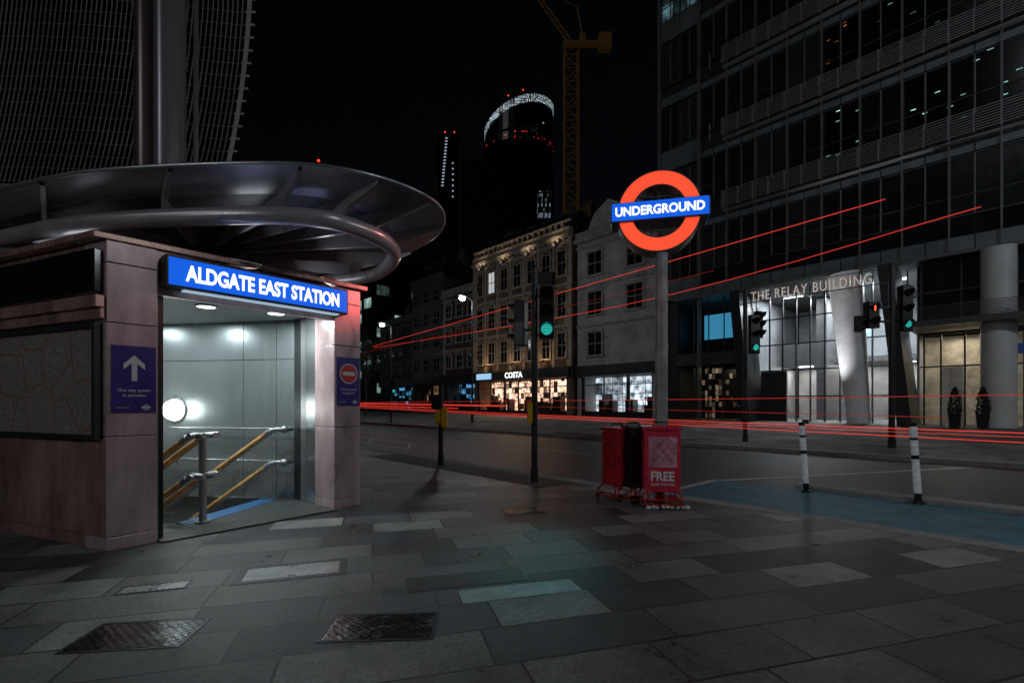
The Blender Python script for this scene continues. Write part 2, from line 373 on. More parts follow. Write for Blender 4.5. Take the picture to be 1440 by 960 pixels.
# ---------------- station entrance ----------------
A=Vector((-3.84,4.58)); EX=Vector((.634,.773)); WY=Vector((-.773,.634)); SA=math.atan2(.773,.634)
def tl(X,Y):
    p=Vector((X,Y))-A; return Vector((p.dot(EX),p.dot(WY)))
st=empty("station_entrance",(A.x,A.y,0),SA,"metal clad underground station entrance with lit stairs and round canopy","station entrance")
LD=Vector((-.282,.958)); LP=Vector((.958,.282))
def W(a,b): p=LD*a+LP*b; return (p.x,p.y)
def pillar(poly,name="pillar"):
    m=M()
    for z0,z1 in ((0.0,.12),(.128,1.08),(1.088,2.17),(2.178,2.74),(2.748,2.95)): m.prism(poly,z0,z1)
    return m.make(name,panel,st,bevel=.004)
pillar([(0,0),(.4,0),(.4,.3),W(.36,.22),W(.36,0)])
pillar([(2.35,0),(2.74,0),(2.74,.5),(2.35,.5)])
m=M(); m.prism([W(.37,.004),W(4.5,.004),W(4.5,.07),W(.37,.07)],0,.12)
for a0,a1 in ((.37,1.35),(1.356,2.6),(2.606,4.5)): m.prism([W(a0,0),W(a1,0),W(a1,.07),W(a0,.07)],.126,1.04)
m.prism([W(.02,-.015),W(.36,-.015),W(.36,-.002),W(.02,-.002)],.126,1.04)
m.make("side_wall",panel2,st,bevel=.004)
m=M(); m.prism([W(.37,.01),W(4.5,.01),W(4.5,.07),W(.37,.07)],1.045,2.95); m.make("side_wall",panel2,st)
m=M()
for (a0,a1,z0,z1) in ((.06,2.5,1.05,1.1),(.06,2.5,2.12,2.17),(.06,.11,1.1,2.12),(2.44,2.5,1.1,2.12)):
    m.prism([W(a0,-.07),W(a1,-.07),W(a1,-.016),W(a0,-.016)],z0,z1)
mc=m.make("map_case",darksteel,st,bevel=.004)
m=M(); m.prism([W(.11,-.03),W(2.44,-.03),W(2.44,-.018),W(.11,-.018)],1.1,2.12); m.make("map_poster",map_mat(),st)
m=M(); m.prism([W(0,-.05),W(4.5,-.05),W(4.5,-.016),W(0,-.016)],2.2,2.30); m.prism([W(0,-.09),W(4.5,-.09),W(4.5,-.016),W(0,-.016)],2.305,2.42)
m.make("ledge",panel2,st,bevel=.006)
m=M(); m.prism([W(.05,-.08),W(4.5,-.08),W(4.5,-.016),W(.05,-.016)],2.45,2.86); m.make("display_panel",blackgloss,st,bevel=.01)
def poly_w(pts): return [tuple(tl(*p)) for p in pts]
roofp=poly_w([(-3.9,4.5),(-2.0,6.72),(-2.35,7.0),(-3.1,7.5),(-7.4,8.2),(-8.2,6.35)])
m=M(); m.prism(roofp,2.955,3.02); m.make("roof_slab",panel2,st,bevel=.01)
m=M(); m.box(.402,2.348,.02,.1,2.5,2.95); m.make("fascia",panel,st)
sg=M(); sg.box(.43,2.46,-.15,-.005,2.57,2.895,0); sb=sg.make("station_sign",black,st,bevel=.008)
m=M(); m.box(.455,2.435,-.162,-.151,2.595,2.87); m.make("sign_face",blueem,sb)
text("lettering","ALDGATE EAST STATION",1.72,.172,white,sb,(1.46,-.165,2.732),bold=.028)
m=M(); m.box(.6,2.35,-.12,-.03,2.555,2.568); m.make("sign_downlight",mat("downlight_strip",(.5,.6,.8),.4,em=(.6,.8,1),es=.5),sb)
purple=mat("enamel_blue_purple",(.06,.04,.26),.3,var=.1)
def plate(x0,x1,z0,z1,kind):
    m=M(); m.box(x0,x1,-.012,-.002,z0,z1); p=m.make("direction_sign",purple,st)
    cx=(x0+x1)/2; w=x1-x0
    if kind=='arrow':
        m=M(); k=w/.35
        pts=[(-.022,-.13),(.022,-.13),(.022,.04),(.085,-.02),(.085,.035),(0,.12),(-.085,.035),(-.085,-.02),(-.022,.04)]
        vs=[(cx+a*k*1.0,-.0145,z0+.44+b*k) for a,b in pts]
        m.add(vs,[(0,1,2,8),(2,3,4,5),(2,5,8),(5,6,7,8)]); m.make("arrow",signwhite,p)
    else:
        m=M(); m.cyl((cx,-.013,z0+.43),(cx,-.0155,z0+.43),.135,seg=36,m=0); m.cyl((cx,-.0156,z0+.43),(cx,-.018,z0+.43),.12,seg=36,m=1)
        m.box(cx-.09,cx+.09,-.0205,-.0181,z0+.405,z0+.455,0); m.make("no_entry_symbol",[signwhite,mat("sign_red",(.75,.04,.03),.4)],p)
    text("lettering","One way system",w*.74,.038,signwhite,p,(cx,-.014,z0+.215),ext=.001,bold=.01)
    text("lettering","in operation",w*.52,.038,signwhite,p,(cx,-.014,z0+.165),ext=.001,bold=.01)
    m=M(); 
    seg=20; ro,ri=.028,.018; vs=[];
    for i in range(seg):
        t=2*math.pi*i/seg; vs+= [(cx+w*.27+ro*math.cos(t),-.0135,z0+.05+ro*math.sin(t)),(cx+w*.27+ri*math.cos(t),-.0135,z0+.05+ri*math.sin(t))]
    m.add(vs,[(2*i,2*((i+1)%seg),2*((i+1)%seg)+1,2*i+1) for i in range(seg)])
    m.box(cx+w*.27-.038,cx+w*.27+.038,-.0165,-.014,z0+.042,z0+.058); m.make("roundel_logo",signwhite,p)
    text("lettering","MAYOR OF LONDON",w*.3,.012,signwhite,p,(cx-w*.27,-.014,z0+.05),ext=.001,bold=.0)
plate(.035,.385,1.31,1.96,'arrow')
plate(2.385,2.725,1.37,2.02,'noentry')
wallm=mat("satin_wall_panel",(.38,.43,.44),.30,.6,var=.14,scale=1.2,stretch=(1,1,.12))
def wallseg(p0,p1,z0,z1,th,mt,name,joints=None,hz=None):
    p0=Vector(p0);p1=Vector(p1);d=(p1-p0); L_=d.length; d.normalize(); n=Vector((-d.y,d.x))
    xs=[0]+(joints or [])+[L_]; zs=[z0]+(hz or [])+[z1]
    m=M()
    for i in range(len(xs)-1):
        for j in range(len(zs)-1):
            a=p0+d*(xs[i]+.005); b=p0+d*(xs[i+1]-.005)
            m.prism([tuple(tl(*a)),tuple(tl(*b)),tuple(tl(*(b+n*th))),tuple(tl(*(a+n*th)))],zs[j]+.005,zs[j+1]-.005)
    a=p0;b=p1
    m.prism([tuple(tl(*(a+n*(th*.3)))),tuple(tl(*(b+n*(th*.3)))),tuple(tl(*(b+n*(th*1.3)))),tuple(tl(*(a+n*(th*1.3))))],z0+.01,z1-.01,1)
    return m.make(name,[mt,black],st)
BW0=(-3.2,7.12); BW1=(-3.2-.985*4.2,7.12+.17*4.2)
wallseg(BW1,BW0,-2.2,2.62,.06,wallm,"interior_wall",[1.5,3.35,3.9],[-.6,2.05])
wallseg((-3.2,7.1),(-3.05,6.976),0,2.62,.05,darksteel,"wall_channel")
wallseg((-3.05,6.976),(-2.93,6.877),0,2.62,.09,steel,"wall_trim")
wallseg((-2.93,6.877),(-2.40,6.44),0,2.62,.06,mat("brushed_panel",(.52,.55,.56),.26,.9,var=.10,scale=1.5,stretch=(1,1,.1)),"interior_wall")
wallseg((-3.62,4.93),(-7.1,6.05),-2.2,2.62,-.05,wallm,"interior_wall",[1,2,3],[1.0])
ceil=mat("ceiling_panel",(.30,.33,.34),.5)
cp=poly_w([(-3.57,4.93),(-2.36,6.42),(-3.2,7.1),BW1,(-7.4,6.1)])
m=M(); m.prism(cp,2.62,2.66); m.make("ceiling",ceil,st)
lampe=mat("downlight_glass",(.9,.9,.9),.3,em=(.88,1,.96),es=5)
for (x,y,pw) in ((-3.82,6.04,19),(-3.17,6.5,19),(-4.9,6.6,15),(-5.9,7.0,10)):
    p=tl(x,y); m=M(); m.cyl((p.x,p.y,2.6),(p.x,p.y,2.617),.1,seg=24,m=0); m.tube([(p.x+.11*math.cos(t),p.y+.11*math.sin(t),2.61) for t in [i*math.pi/12 for i in range(24)]],.012,6,1,True)
    m.make("ceiling_lamp",[lampe,steel],st)
    light('AREA',(p.x,p.y,2.59),pw,(.88,.99,1),.2,(0,0,0),parent=st,shape='DISK')
bx=Vector(BW0)+Vector((-.985,.17))*2.02
m=M(); cW=Vector((bx.x,bx.y,1.30)); nrm=Vector((-.17,-.985,0))
def wl(v): t=tl(v.x,v.y); return (t.x,t.y,v.z)
m.cyl(wl(cW+nrm*-.02),wl(cW+nrm*.03),.20,.19,seg=28,m=1); m.cyl(wl(cW+nrm*.031),wl(cW+nrm*.1),.165,.14,seg=28,m=0)
m.make("wall_lamp",[mat("wall_lamp_glass",(.9,.9,.9),.3,em=(.92,1,.96),es=6),steel],st)
pl=cW+nrm*.3; light('POINT',wl(pl),7,(.9,1,.99),.15,parent=st)
bluef=mat("blue_floor",(.03,.12,.30),.5,var=.2,scale=8,bump=.2,bscale=60)
m=M(); H1=H0+r_*1.5
m.prism(poly_w([(-3.35,5.3),(-2.42,6.42),(-3.15,7.05),(H1.x+.02,H1.y),(H0.x+.02,H0.y)]),.004,.008); m.make("landing_floor",mat("landing_rubber",(.05,.058,.062),.5,var=.4,scale=9),st)
H2=H1-q*.28; H3=H0-q*.28
m=M(); m.prism(poly_w([tuple(H0-q*.02),tuple(H3),tuple(H2),tuple(H1-q*.02)]),.009,.013); m.make("landing_edge",bluef,st)
m=M(); m.box(.41,2.34,-.10,.30,.010,.018); m.make("threshold_grating",grate_mat("threshold_tread",(.16,.15,.13),(.07,.065,.06),34,.3,.5),st)
m=M()
for i in range(11):
    a=H0+q*(.3*i+.002); b=H0+q*(.3*(i+1)); 
    m.prism(poly_w([tuple(a),tuple(b),tuple(b+r_*1.5),tuple(a+r_*1.5)]),-2.2,-.17*(i+1))
m.make("stair_flight",bluef,st)
m=M(); 
for i in range(11):
    a=H0+q*(.3*i+.005); b=H0+q*(.3*i+.05)
    m.prism(poly_w([tuple(a),tuple(b),tuple(b+r_*1.5),tuple(a+r_*1.5)]),-.17*(i+1)+.002,-.17*(i+1)+.008)
m.make("stair_nosing",whitep,st)
def P3(v2,z): t=tl(v2[0],v2[1]); return (t.x,t.y,z)
for k,(st0,off,post) in enumerate(((Vector((-3.62,5.66)),(-.11,.11),True),(Vector((-3.36,6.90)),(0,),False))):
    hr=M()
    for zz in (1.03,.56):
        for o in off:
            s0=st0+r_*o
            e=s0+q*2.4
            s1=s0+q*.10
            hr.tube([P3(s0-q*.12,zz+.0),P3(s0,zz+.0),P3(s1,zz-.03)],.034,12,0)
            hr.tube([P3(s1,zz-.03),P3(s1+q*.06,zz-.07)],.044,12,0)
            hr.tube([P3(s1+q*.06,zz-.07),P3(e,zz-.03-.66*2.3)],.038,12,1)
            hr.tube([P3(s1+q*.06+r_*.0,zz-.112),P3(e,zz-.072-.66*2.3)],.010,6,0)
            for f in (.35,1.1,1.8):
                c_=s0+q*(.10+f)
                hr.cyl(P3(c_,zz-.07-.66*f),P3(c_+r_*(-.0 if post else .2),zz-.13-.66*f),.011,seg=8,m=0)
        if post:
            hr.cyl(P3(st0-r_*.2,zz),P3(st0+r_*.2,zz),.032,seg=12,m=0); hr.cyl(P3(st0-q*.16,zz),P3(st0+q*.14,zz),.03,seg=12,m=0)
        else:
            hr.ball(P3(st0-q*.12,zz),.055,0); hr.cyl(P3(st0-q*.12,zz),P3(st0-q*.12+r_*.18,zz),.032,seg=10,m=0)
            hr.cyl(P3(st0-q*.10+r_*.14,zz),P3(st0+q*1.9+r_*.14,zz),.012,seg=8,m=0)
    if post:
        hr.cyl(P3(st0,0.01),P3(st0,1.06),.04,seg=14,m=0); hr.cyl(P3(st0,0.01),P3(st0,.03),.085,seg=18,m=0)
        f=st0+q*1.2; hr.cyl(P3(f,-.8),P3(f,.32),.025,seg=10,m=0)
    hr.make("handrail",[steel,orange],st)
rim=[(-8.5,7.2),(-7.2,5.75),(-5.54,5.23),(-4.19,4.83),(-2.54,4.67),(-1.69,4.78),(-1.08,5.23),(-.84,5.86),(-1.09,6.74),(-2.1,7.94),(-3.3,8.6),(-5.5,9.0),(-7.4,8.8)]
rng=[(-7.9,7.3),(-7.2,6.2),(-6.0,5.76),(-4.59,5.29),(-2.92,5.09),(-2.12,5.15),(-1.78,5.42),(-1.55,5.9),(-1.62,6.6),(-2.2,7.5),(-3.2,7.85),(-5.3,8.2),(-7.2,8.1)]
RI=crom([tuple(tl(*p)) for p in rim],8); RG=crom([tuple(tl(*p)) for p in rng],8)
n=len(RI); cen=tl(-4.3,6.7)
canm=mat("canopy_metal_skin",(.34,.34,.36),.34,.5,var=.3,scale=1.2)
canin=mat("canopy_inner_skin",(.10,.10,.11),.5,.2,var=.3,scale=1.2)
m=M()
def lerp(a,b,t): return a+(b-a)*t
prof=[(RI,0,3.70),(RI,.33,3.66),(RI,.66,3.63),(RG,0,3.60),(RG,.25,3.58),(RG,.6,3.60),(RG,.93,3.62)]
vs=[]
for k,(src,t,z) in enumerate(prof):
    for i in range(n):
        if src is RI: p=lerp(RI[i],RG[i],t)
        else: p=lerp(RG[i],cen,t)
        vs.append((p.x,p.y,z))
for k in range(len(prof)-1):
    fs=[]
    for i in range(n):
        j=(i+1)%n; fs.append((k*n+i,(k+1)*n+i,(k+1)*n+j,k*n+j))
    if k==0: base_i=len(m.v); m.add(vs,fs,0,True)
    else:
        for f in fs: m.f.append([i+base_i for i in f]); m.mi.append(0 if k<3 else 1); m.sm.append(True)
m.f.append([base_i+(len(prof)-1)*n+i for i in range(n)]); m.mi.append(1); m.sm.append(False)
vs=[]
for t,z in ((0,3.735),(.3,3.82),(.7,3.88),(.97,3.9)):
    for i in range(n): p=lerp(RI[i],cen,t); vs.append((p.x,p.y,z))
fs=[]
for k in range(3):
    for i in range(n):
        j=(i+1)%n; fs.append((k*n+i,k*n+j,(k+1)*n+j,(k+1)*n+i))
fs.append(tuple(3*n+i for i in range(n)))
m.add(vs,fs,0,True)
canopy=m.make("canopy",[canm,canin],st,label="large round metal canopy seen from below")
m=M(); m.tube([(p.x,p.y,3.717) for p in RI],.022,8,0,True); m.make("rim",steel,canopy)
ringm=mat("ring_tube_paint",(.46,.43,.45),.3,.4,var=.12)
m=M(); m.tube([(p.x,p.y,3.375) for p in RG],.095,18,0,True); m.make("ring_tube",ringm,canopy)
for i in range(4,n,8):
    a=RI[i]; b=RG[i]; d=(b-a).normalized(); s=Vector((-d.y,d.x))*.02
    c1=lerp(a,b,.03); c2=b; c3=lerp(b,cen,.75)
    m=M()
    for (p,zp,zq),(p2,zp2,zq2) in (((c1,3.70,3.66),(c2,3.61,3.42)),((c2,3.61,3.42),(c3,3.62,3.45))):
        m.add([(p.x-s.x,p.y-s.y,zp),(p.x+s.x,p.y+s.y,zp),(p.x+s.x,p.y+s.y,zq),(p.x-s.x,p.y-s.y,zq),(p2.x-s.x,p2.y-s.y,zp2),(p2.x+s.x,p2.y+s.y,zp2),(p2.x+s.x,p2.y+s.y,zq2),(p2.x-s.x,p2.y-s.y,zq2)],
              [(0,1,5,4),(1,2,6,5),(2,3,7,6),(3,0,4,7)])
    m.make("rib",ringm,canopy)
for (x,y) in ((-3.6,6.3),(-5.6,6.9),(-6.9,7.2)):
    p=tl(x,y); m=M(); m.cyl((p.x,p.y,3.02),(p.x,p.y,3.57),.07,.11,seg=14); m.make("canopy_support",darksteel,canopy)
for (x,y,tx,ty,pw) in ((-3.1,5.65,-2.9,4.75,1.0),(-2.45,6.35,-1.0,6.1,2.0),(-5.0,5.45,-5.0,4.9,.6),(-3.0,7.2,-2.0,8.2,1.6)):
    p=tl(x,y); m=M(); m.box(p.x-.12,p.x+.12,p.y-.04,p.y+.04,3.021,3.06); m.make("added_uplight",black,canopy)  # added lamps, none known there, to brighten the canopy underside
    o=light('AREA',(x,y,3.08),pw,(.85,.92,1),.35); aim(o,(tx,ty,3.65))

cl=empty("building_column",(-7.4,10.0,0),0,"tall pair of round steel columns rising behind the canopy","column")
pipem=mat("steel_column_cladding",(.22,.16,.165),.3,.5,var=.15,scale=.7,stretch=(3,3,.2))
m=M(); m.cyl((0,0,0),(0,0,14),.34,seg=32); m.make("shaft",pipem,cl)
m=M(); m.cyl((.56,-.32,0),(.56,-.32,14),.27,seg=32); m.cyl((.93,-.1,0),(.93,-.1,14),.05,seg=10); m.make("shaft",mat("steel_column_cladding_pale",(.40,.37,.39),.3,.5,var=.15,scale=.7,stretch=(3,3,.2)),cl)

ob=empty("office_building",(-16,20,0),0,"curved office block wrapped in a slatted metal screen","office building")
def ebot(t): return Vector((5.3-19*t, -2.0-1.2*math.sin(math.pi*t)+1.0*t))
def scr(t,z):
    k=(z-10)/6.4; b=ebot(t)
    return Vector((b.x+1.7*k-.62*k*k+.35*math.sin(math.pi*t)*k,b.y-.35*k,z))
body=M()
pl_=[ebot(i/12) for i in range(13)]
base=[(p.x-.9,p.y+.9) for p in pl_]+[(-22,14),(-4.5,14)]
body.prism(base,6.9,26); body.prism([(p[0]-1.5,p[1]+2) for p in base],0,6.9)
body.make("wall",mat("matt_dark_facade",(.006,.006,.007),.85,spec=.1),ob)
lm=mat("screen_slat_glow",(.20,.185,.175),.55,.1,em=(.95,.93,.9),es=.010,var=.8,scale=.5)  # small glow in the metal stands in for light on the screen
m=M()
N_=110
for i in range(N_+1):
    t=i/N_
    m.tube([scr(t,z) for z in (9.3,11,12.5,14,15.5,17,19,21)],.024,4)
m.make("slat_screen",lm,ob)
m=M()
for k in range(26):
    z=9.4+k*.45
    m.tube([scr(i/16,z)+Vector((0,.05,0)) for i in range(17)],.009,4)
m.make("screen_rail",lm,ob)
m=M(); m.tube([scr(0,z)+Vector((.07,0,0)) for z in (9.2,10.2,11,12,13,14,15,16,17,19,21)],.07,8)
for k in range(26): 
    c_=scr(0,9.4+k*.45); m.box(c_.x-.05,c_.x+.3,c_.y-.03,c_.y+.03,c_.z-.02,c_.z+.02)
m.make("screen_edge",mat("pale_glowing_edge_trim",(.3,.3,.3),.5,.2,em=(1,1,1),es=.02),ob)  # the trim also gets a weak glow in place of light on it
m=M(); m.tube([scr(i/16,9.2)+Vector((0,-.02,0)) for i in range(17)],.05,8); m.make("screen_rail",lm,ob)

# ---------------- roundel sign ----------------
rs=empty("roundel_sign",(2.17,7.16,0),math.radians(-13.5),"lit red and blue underground roundel on a grey post","sign")
polem=mat("grey_post_paint",(.34,.34,.34),.5,.2,var=.45,scale=4,bump=.1)
m=M(); m.cyl((.04,0,0),(.04,0,3.64),.092,seg=24); m.cyl((.04,0,0),(.04,0,.05),.14,seg=24)
m.cyl((.04,0,2.2),(.04,0,2.28),.098,seg=24); m.cyl((.04,0,2.9),(.04,0,2.93),.1,seg=24)
m.box(.028,.052,-.11,-.09,.6,3.4); m.make("post",polem,rs)
ZC=4.21; seg=72
casem=mat("sign_casing_grey",(.10,.10,.105),.4,.4)
def ring(ro,ri,y0,y1,mt,name,fm=0):
    m=M(); vs=[]
    for i in range(seg):
        t=2*math.pi*i/seg; c,s=math.cos(t),math.sin(t)
        vs+=[(ro*c,y0,ZC+ro*s),(ri*c,y0,ZC+ri*s),(ri*c,y1,ZC+ri*s),(ro*c,y1,ZC+ro*s)]
    fs=[];
    for i in range(seg):
        a=4*i;b=4*((i+1)%seg)
        for k in range(4): fs.append((a+k,b+k,b+(k+1)%4,a+(k+1)%4))
    m.add(vs,fs); return m.make(name,mt,rs)
ring(.60,.375,-.1,.22,casem,"ring_case"); ring(.578,.392,-.106,-.101,redem,"ring_face"); ring(.578,.392,.221,.226,redem,"ring_face")
m=M(); m.box(-.685,.685,-.17,.28,ZC-.14,ZC+.14); bc=m.make("name_bar",casem,rs,bevel=.01)
m=M(); m.box(-.672,.672,-.178,-.171,ZC-.127,ZC+.127); m.make("name_bar_face",blueem,bc)
m=M(); m.box(-.672,.672,.281,.288,ZC-.127,ZC+.127); m.make("name_bar_face",blueem,bc)
m=M(); m.box(.686,.691,-.15,.26,ZC-.12,ZC+.12); m.make("name_bar_end",blueem,bc)
text("lettering","UNDERGROUND",1.24,.135,white,bc,(0,-.181,ZC),bold=.026)
m=M()
for a0 in (-.3,-.1,.1,.3): m.box(a0-.01,a0+.01,.02,.04,ZC-.38,ZC+.38)
for z in (-.25,.25): m.box(-.32,.32,.0,.019,ZC+z-.01,ZC+z+.01)
m.box(-.06,.06,-.05,.05,ZC-.62,ZC-.39); m.make("support_frame",casem,rs)
o=light('SPOT',(2.1,6.9,3.5),9,(1,.15,.08),.2,spot=math.radians(95),blend=1); aim(o,(1.7,6.0,0))
o=light('SPOT',(1.55,7.0,4.0),620,(1,.07,.05),.2,spot=math.radians(14),blend=1); aim(o,(-2.25,6.65,2.8))  # added narrow red spot on the right pillar top, standing for roundel glow
o=light('SPOT',(1.55,7.0,4.3),110,(1,.35,.32),.2,spot=math.radians(26),blend=1); aim(o,(-3.7,4.9,2.2))  # added pink spot to brighten the left pillar

# ---------------- newspaper stands ----------------
def stand(loc,rz,w,d,h,mt,label,free=False,doorm=None):
    e=empty("newspaper_stand",(*loc,0),rz,label,"newspaper stand",group="newspaper stands around the sign post")
    m=M(); m.box(-w/2,w/2,-d/2,d/2,.2,h-.06,0); m.make("cabinet",mt,e,bevel=.015)
    m=M(); m.box(-w/2-.015,w/2+.015,-d/2-.015,d/2+.015,h-.055,h,0); m.make("lid",mt,e,bevel=.012)
    m=M(); m.tube([(-.09,0,h),(-.09,0,h+.05),(.09,0,h+.05),(.09,0,h)],.012,8); m.make("lid_handle",black,e)
    m=M()
    for sx in (-1,1):
        x=sx*(w/2-.02)
        m.tube([(x,-d/2+.02,.22),(x+sx*.04,-d/2-.05,.12),(x+sx*.05,-d/2-.09,.05),(x+sx*.05,d/2+.09,.05),(x+sx*.04,d/2+.05,.12),(x,d/2-.02,.22)],.014,8)
    m.tube([(-w/2-.03,-d/2-.09,.05),(w/2+.03,-d/2-.09,.05)],.014,8); m.tube([(-w/2-.03,d/2+.09,.05),(w/2+.03,d/2+.09,.05)],.014,8)
    m.box(-w/2,w/2,-d/2,d/2,.08,.1); m.make("base_frame",red,e)
    for sx in (-1,1):
        for sy in (-1,1):
            m=M(); m.cyl((sx*(w/2+.02)-.012,sy*(d/2+.07),.03),(sx*(w/2+.02)+.012,sy*(d/2+.07),.03),.029,seg=14); m.make("caster",black,e)
    m=M(); y=-d/2-.004
    m.box(-w/2+.035,w/2-.035,y-.006,y,.27,h-.12,0); dr=m.make("door",doorm or mt,e)
    if free:
        m=M(); m.box(-w/2+.05,w/2-.05,y-.009,y-.0065,.54,h-.14); m.make("poster",mat("pale_scratched_poster",(.80,.30,.38),.25,var=.6,scale=6),dr)
    m=M(); y2=y-.012
    zt,zb=h-.15,.58; W2=w/2-.06
    for i in range(-3,4):
        for sg_ in (-1,1):
            x0=i*W2*.66; pts=[]
            for j in range(21):
                z=zb+(zt-zb)*j/20; x=x0+sg_*(z-(zb+zt)/2)*.9
                if abs(x)<=W2: pts.append((x,y2,z))
            if len(pts)>2: m.tube([pts[0],pts[-1]],.0025,5)
    m.make("door_wire",red if free else darksteel,dr)
    if free:
        text("lettering","FREE",w*.66,.13,whitep,dr,(0,y-.0075,.42),ext=.001,bold=.03)
        text("lettering","PLEASE TAKE ONE",w*.64,.035,whitep,dr,(0,y-.0075,.31),ext=.001,bold=.01)
    return e
redbright=mat("red_painted_metal_clean",(.80,.045,.09),.2,var=.4,scale=4)
stand((2.06,6.72),math.radians(-8),.47,.4,1.09,redbright,"red free newspaper cabinet with white lettering on wheels",True)
stand((1.55,7.14),math.radians(28),.28,.36,1.05,red,"plain dark red newspaper cabinet beside the post")
stand((1.75,6.98),math.radians(14),.22,.26,1.07,black,"narrow black newspaper cabinet between red ones")
gl=mat("crumpled_litter",(.6,.6,.58),.4,var=.6,scale=20)
for i in range(9):
    x=1.80+i*.065+random.uniform(-.02,.02); y=6.38+random.uniform(-.03,.03)
    m=M(); m.ball((0,0,0),random.uniform(.025,.045),0,9,6,.8)
    for k in range(len(m.v)): v=m.v[k]; s=random.uniform(.75,1.2); m.v[k]=(v[0]*s,v[1]*s,v[2]*s)
    m.make("litter",gl,loc=(x,y,.03),label="crumpled piece of litter by the red cabinet",cat="litter",group="litter under the newspaper stand")
m=M(); m.ball((0,0,0),.02,0,9,6,.6); m.make("litter",mat("pale_scrap",(.25,.25,.15),.6),loc=(-3.48,4.55,.014),label="small pale scrap of litter at the pillar foot",cat="litter",group="litter on the pavement")

# ---------------- traffic signals ----------------
tealg=mat("green_signal_lens",(.03,.4,.36),.3,em=(.03,.60,.52),es=.9,var=.3,scale=60)
redg=mat("red_signal_lens",(.5,.05,.02),.3,em=(1,.12,.04),es=1.4)
def head(e,x,y,z0,z1,rz,lit=None,w=.28,man=False):
    T=Matrix.Translation((x,y,0))@Matrix.Rotation(rz,4,'Z')
    m=M(); m.box(-w/2,w/2,-.1,.1,z0,z1,0,T); h=m.make("signal_head",black,e,bevel=.015)
    nl=2 if man else 3; H=(z1-z0)
    for i in range(nl):
        zc=z1-H*(i+.5)/nl; r=min(.1,w*.36)
        on=(lit==i)
        m=M(); a=T@Vector((0,-.101,zc)); b=T@Vector((0,-.115,zc)); 
        if man and on:
            m.cyl(a,b,r,seg=20,m=1)
            for (dx,dz,rr,rz_) in ((0,.065,.018,1),(0,.02,.028,1.5),(-.014,-.045,.012,3.5),(.014,-.045,.012,3.5)):
                c=T@Vector((dx,-.12,zc+dz)); m.ball(c,rr,0,8,6,rz_)
        else:
            m.cyl(a,b,r,seg=24,m=0 if on else 1)
            if on:
                for k in range(-3,4): m.box(-r*.95,r*.95,-.135,-.116,zc+k*r*.27-.004,zc+k*r*.27+.004,1,T)
        m.make("lens",[ (redg if (man or i==0) else tealg) ,blackgloss],h)
        m=M(); n_=12; vs=[]
        for k in range(n_+1):
            t=math.radians(-20+220*k/n_)
            for yy in (-.1,-.26): vs.append(T@Vector((r*1.12*math.cos(t),yy if yy>-.2 else -.12-.13*max(0,.4+math.sin(t)*.6),zc+r*1.12*math.sin(t))))
        m.add(vs,[(2*k,2*k+1,2*k+3,2*k+2) for k in range(n_)],0,True); m.make("visor",black,h)
    return h
def signal(loc,H,label,r=.055,z=0):
    e=empty("traffic_signal",(loc[0],loc[1],z),0,label,"traffic light",group="traffic signals at the crossing")
    m=M(); m.cyl((0,0,0),(0,0,H),r,seg=16); m.cyl((0,0,H),(0,0,H+.04),r*1.1,r*.4,seg=16); m.cyl((0,0,0),(0,0,.25),r*1.25,seg=16); m.make("post",darksteel,e)
    return e
e=signal((.40,8.58),3.8,"black traffic signal showing green at the kerb")
head(e,.21,-.05,2.54,3.45,math.radians(-3),2,.27)
m=M(); m.box(.06,.36,-.03,.0,3.50,3.72); m.make("signal_head_cap",black,e)
head(e,-.24,.05,2.42,3.22,math.radians(-110),None,.24)
m=M(); m.box(-.13,-.04,-.12,.12,1.05,1.42); m.make("push_button_unit",yellow,e,bevel=.01)
m=M(); m.cyl((0,0,2.6),(.2,0,2.6),.02,seg=8); m.cyl((0,0,3.3),(.2,0,3.3),.02,seg=8); m.cyl((0,0,2.7),(-.2,0,2.7),.02,seg=8); m.make("bracket",black,e)
e=signal((-1.63,11.07),1.84,"short black post with a yellow push button unit")
m=M(); m.box(-.13,.0,-.1,.02,.95,1.25,0); m.box(.02,.15,-.1,.02,.85,1.3,0); m.make("push_button_unit",yellow,e,bevel=.01)
m=M(); m.box(-.2,-.03,-.13,.05,1.27,1.55); m.make("indicator_box",black,e,bevel=.01)
e=signal((7.86,16.3),5.1,"tall dark signal post showing green across the road",.07,.11)
head(e,.27,-.05,2.95,4.25,math.radians(5),2,.32)
head(e,.5,.1,3.5,4.4,math.radians(40),None,.28)
e=signal((10.84,13.8),5.2,"tall signal post with red man and green lamps",.08,.13)
head(e,-.62,-.05,3.4,4.15,math.radians(10),0,.36,True)
head(e,-.95,.0,3.3,3.75,math.radians(50),None,.3,True)
head(e,.33,-.05,3.3,4.6,math.radians(8),2,.34)
m=M(); m.cyl((-.9,0,3.6),(.3,0,3.6),.03,seg=8); m.cyl((-.6,0,4.0),(.3,0,4.0),.03,seg=8); m.make("bracket",black,e)
for (v,n_,lit) in ((-36,15.9,2),(-44,16.4,0),(-31,16.4,2)):
    p=S(v,n_+.3,.0); e=signal((p.x,p.y),3.2,"distant traffic signal with one lamp lit")
    head(e,.25,-.05,2.1,3.1,0,lit,.34)

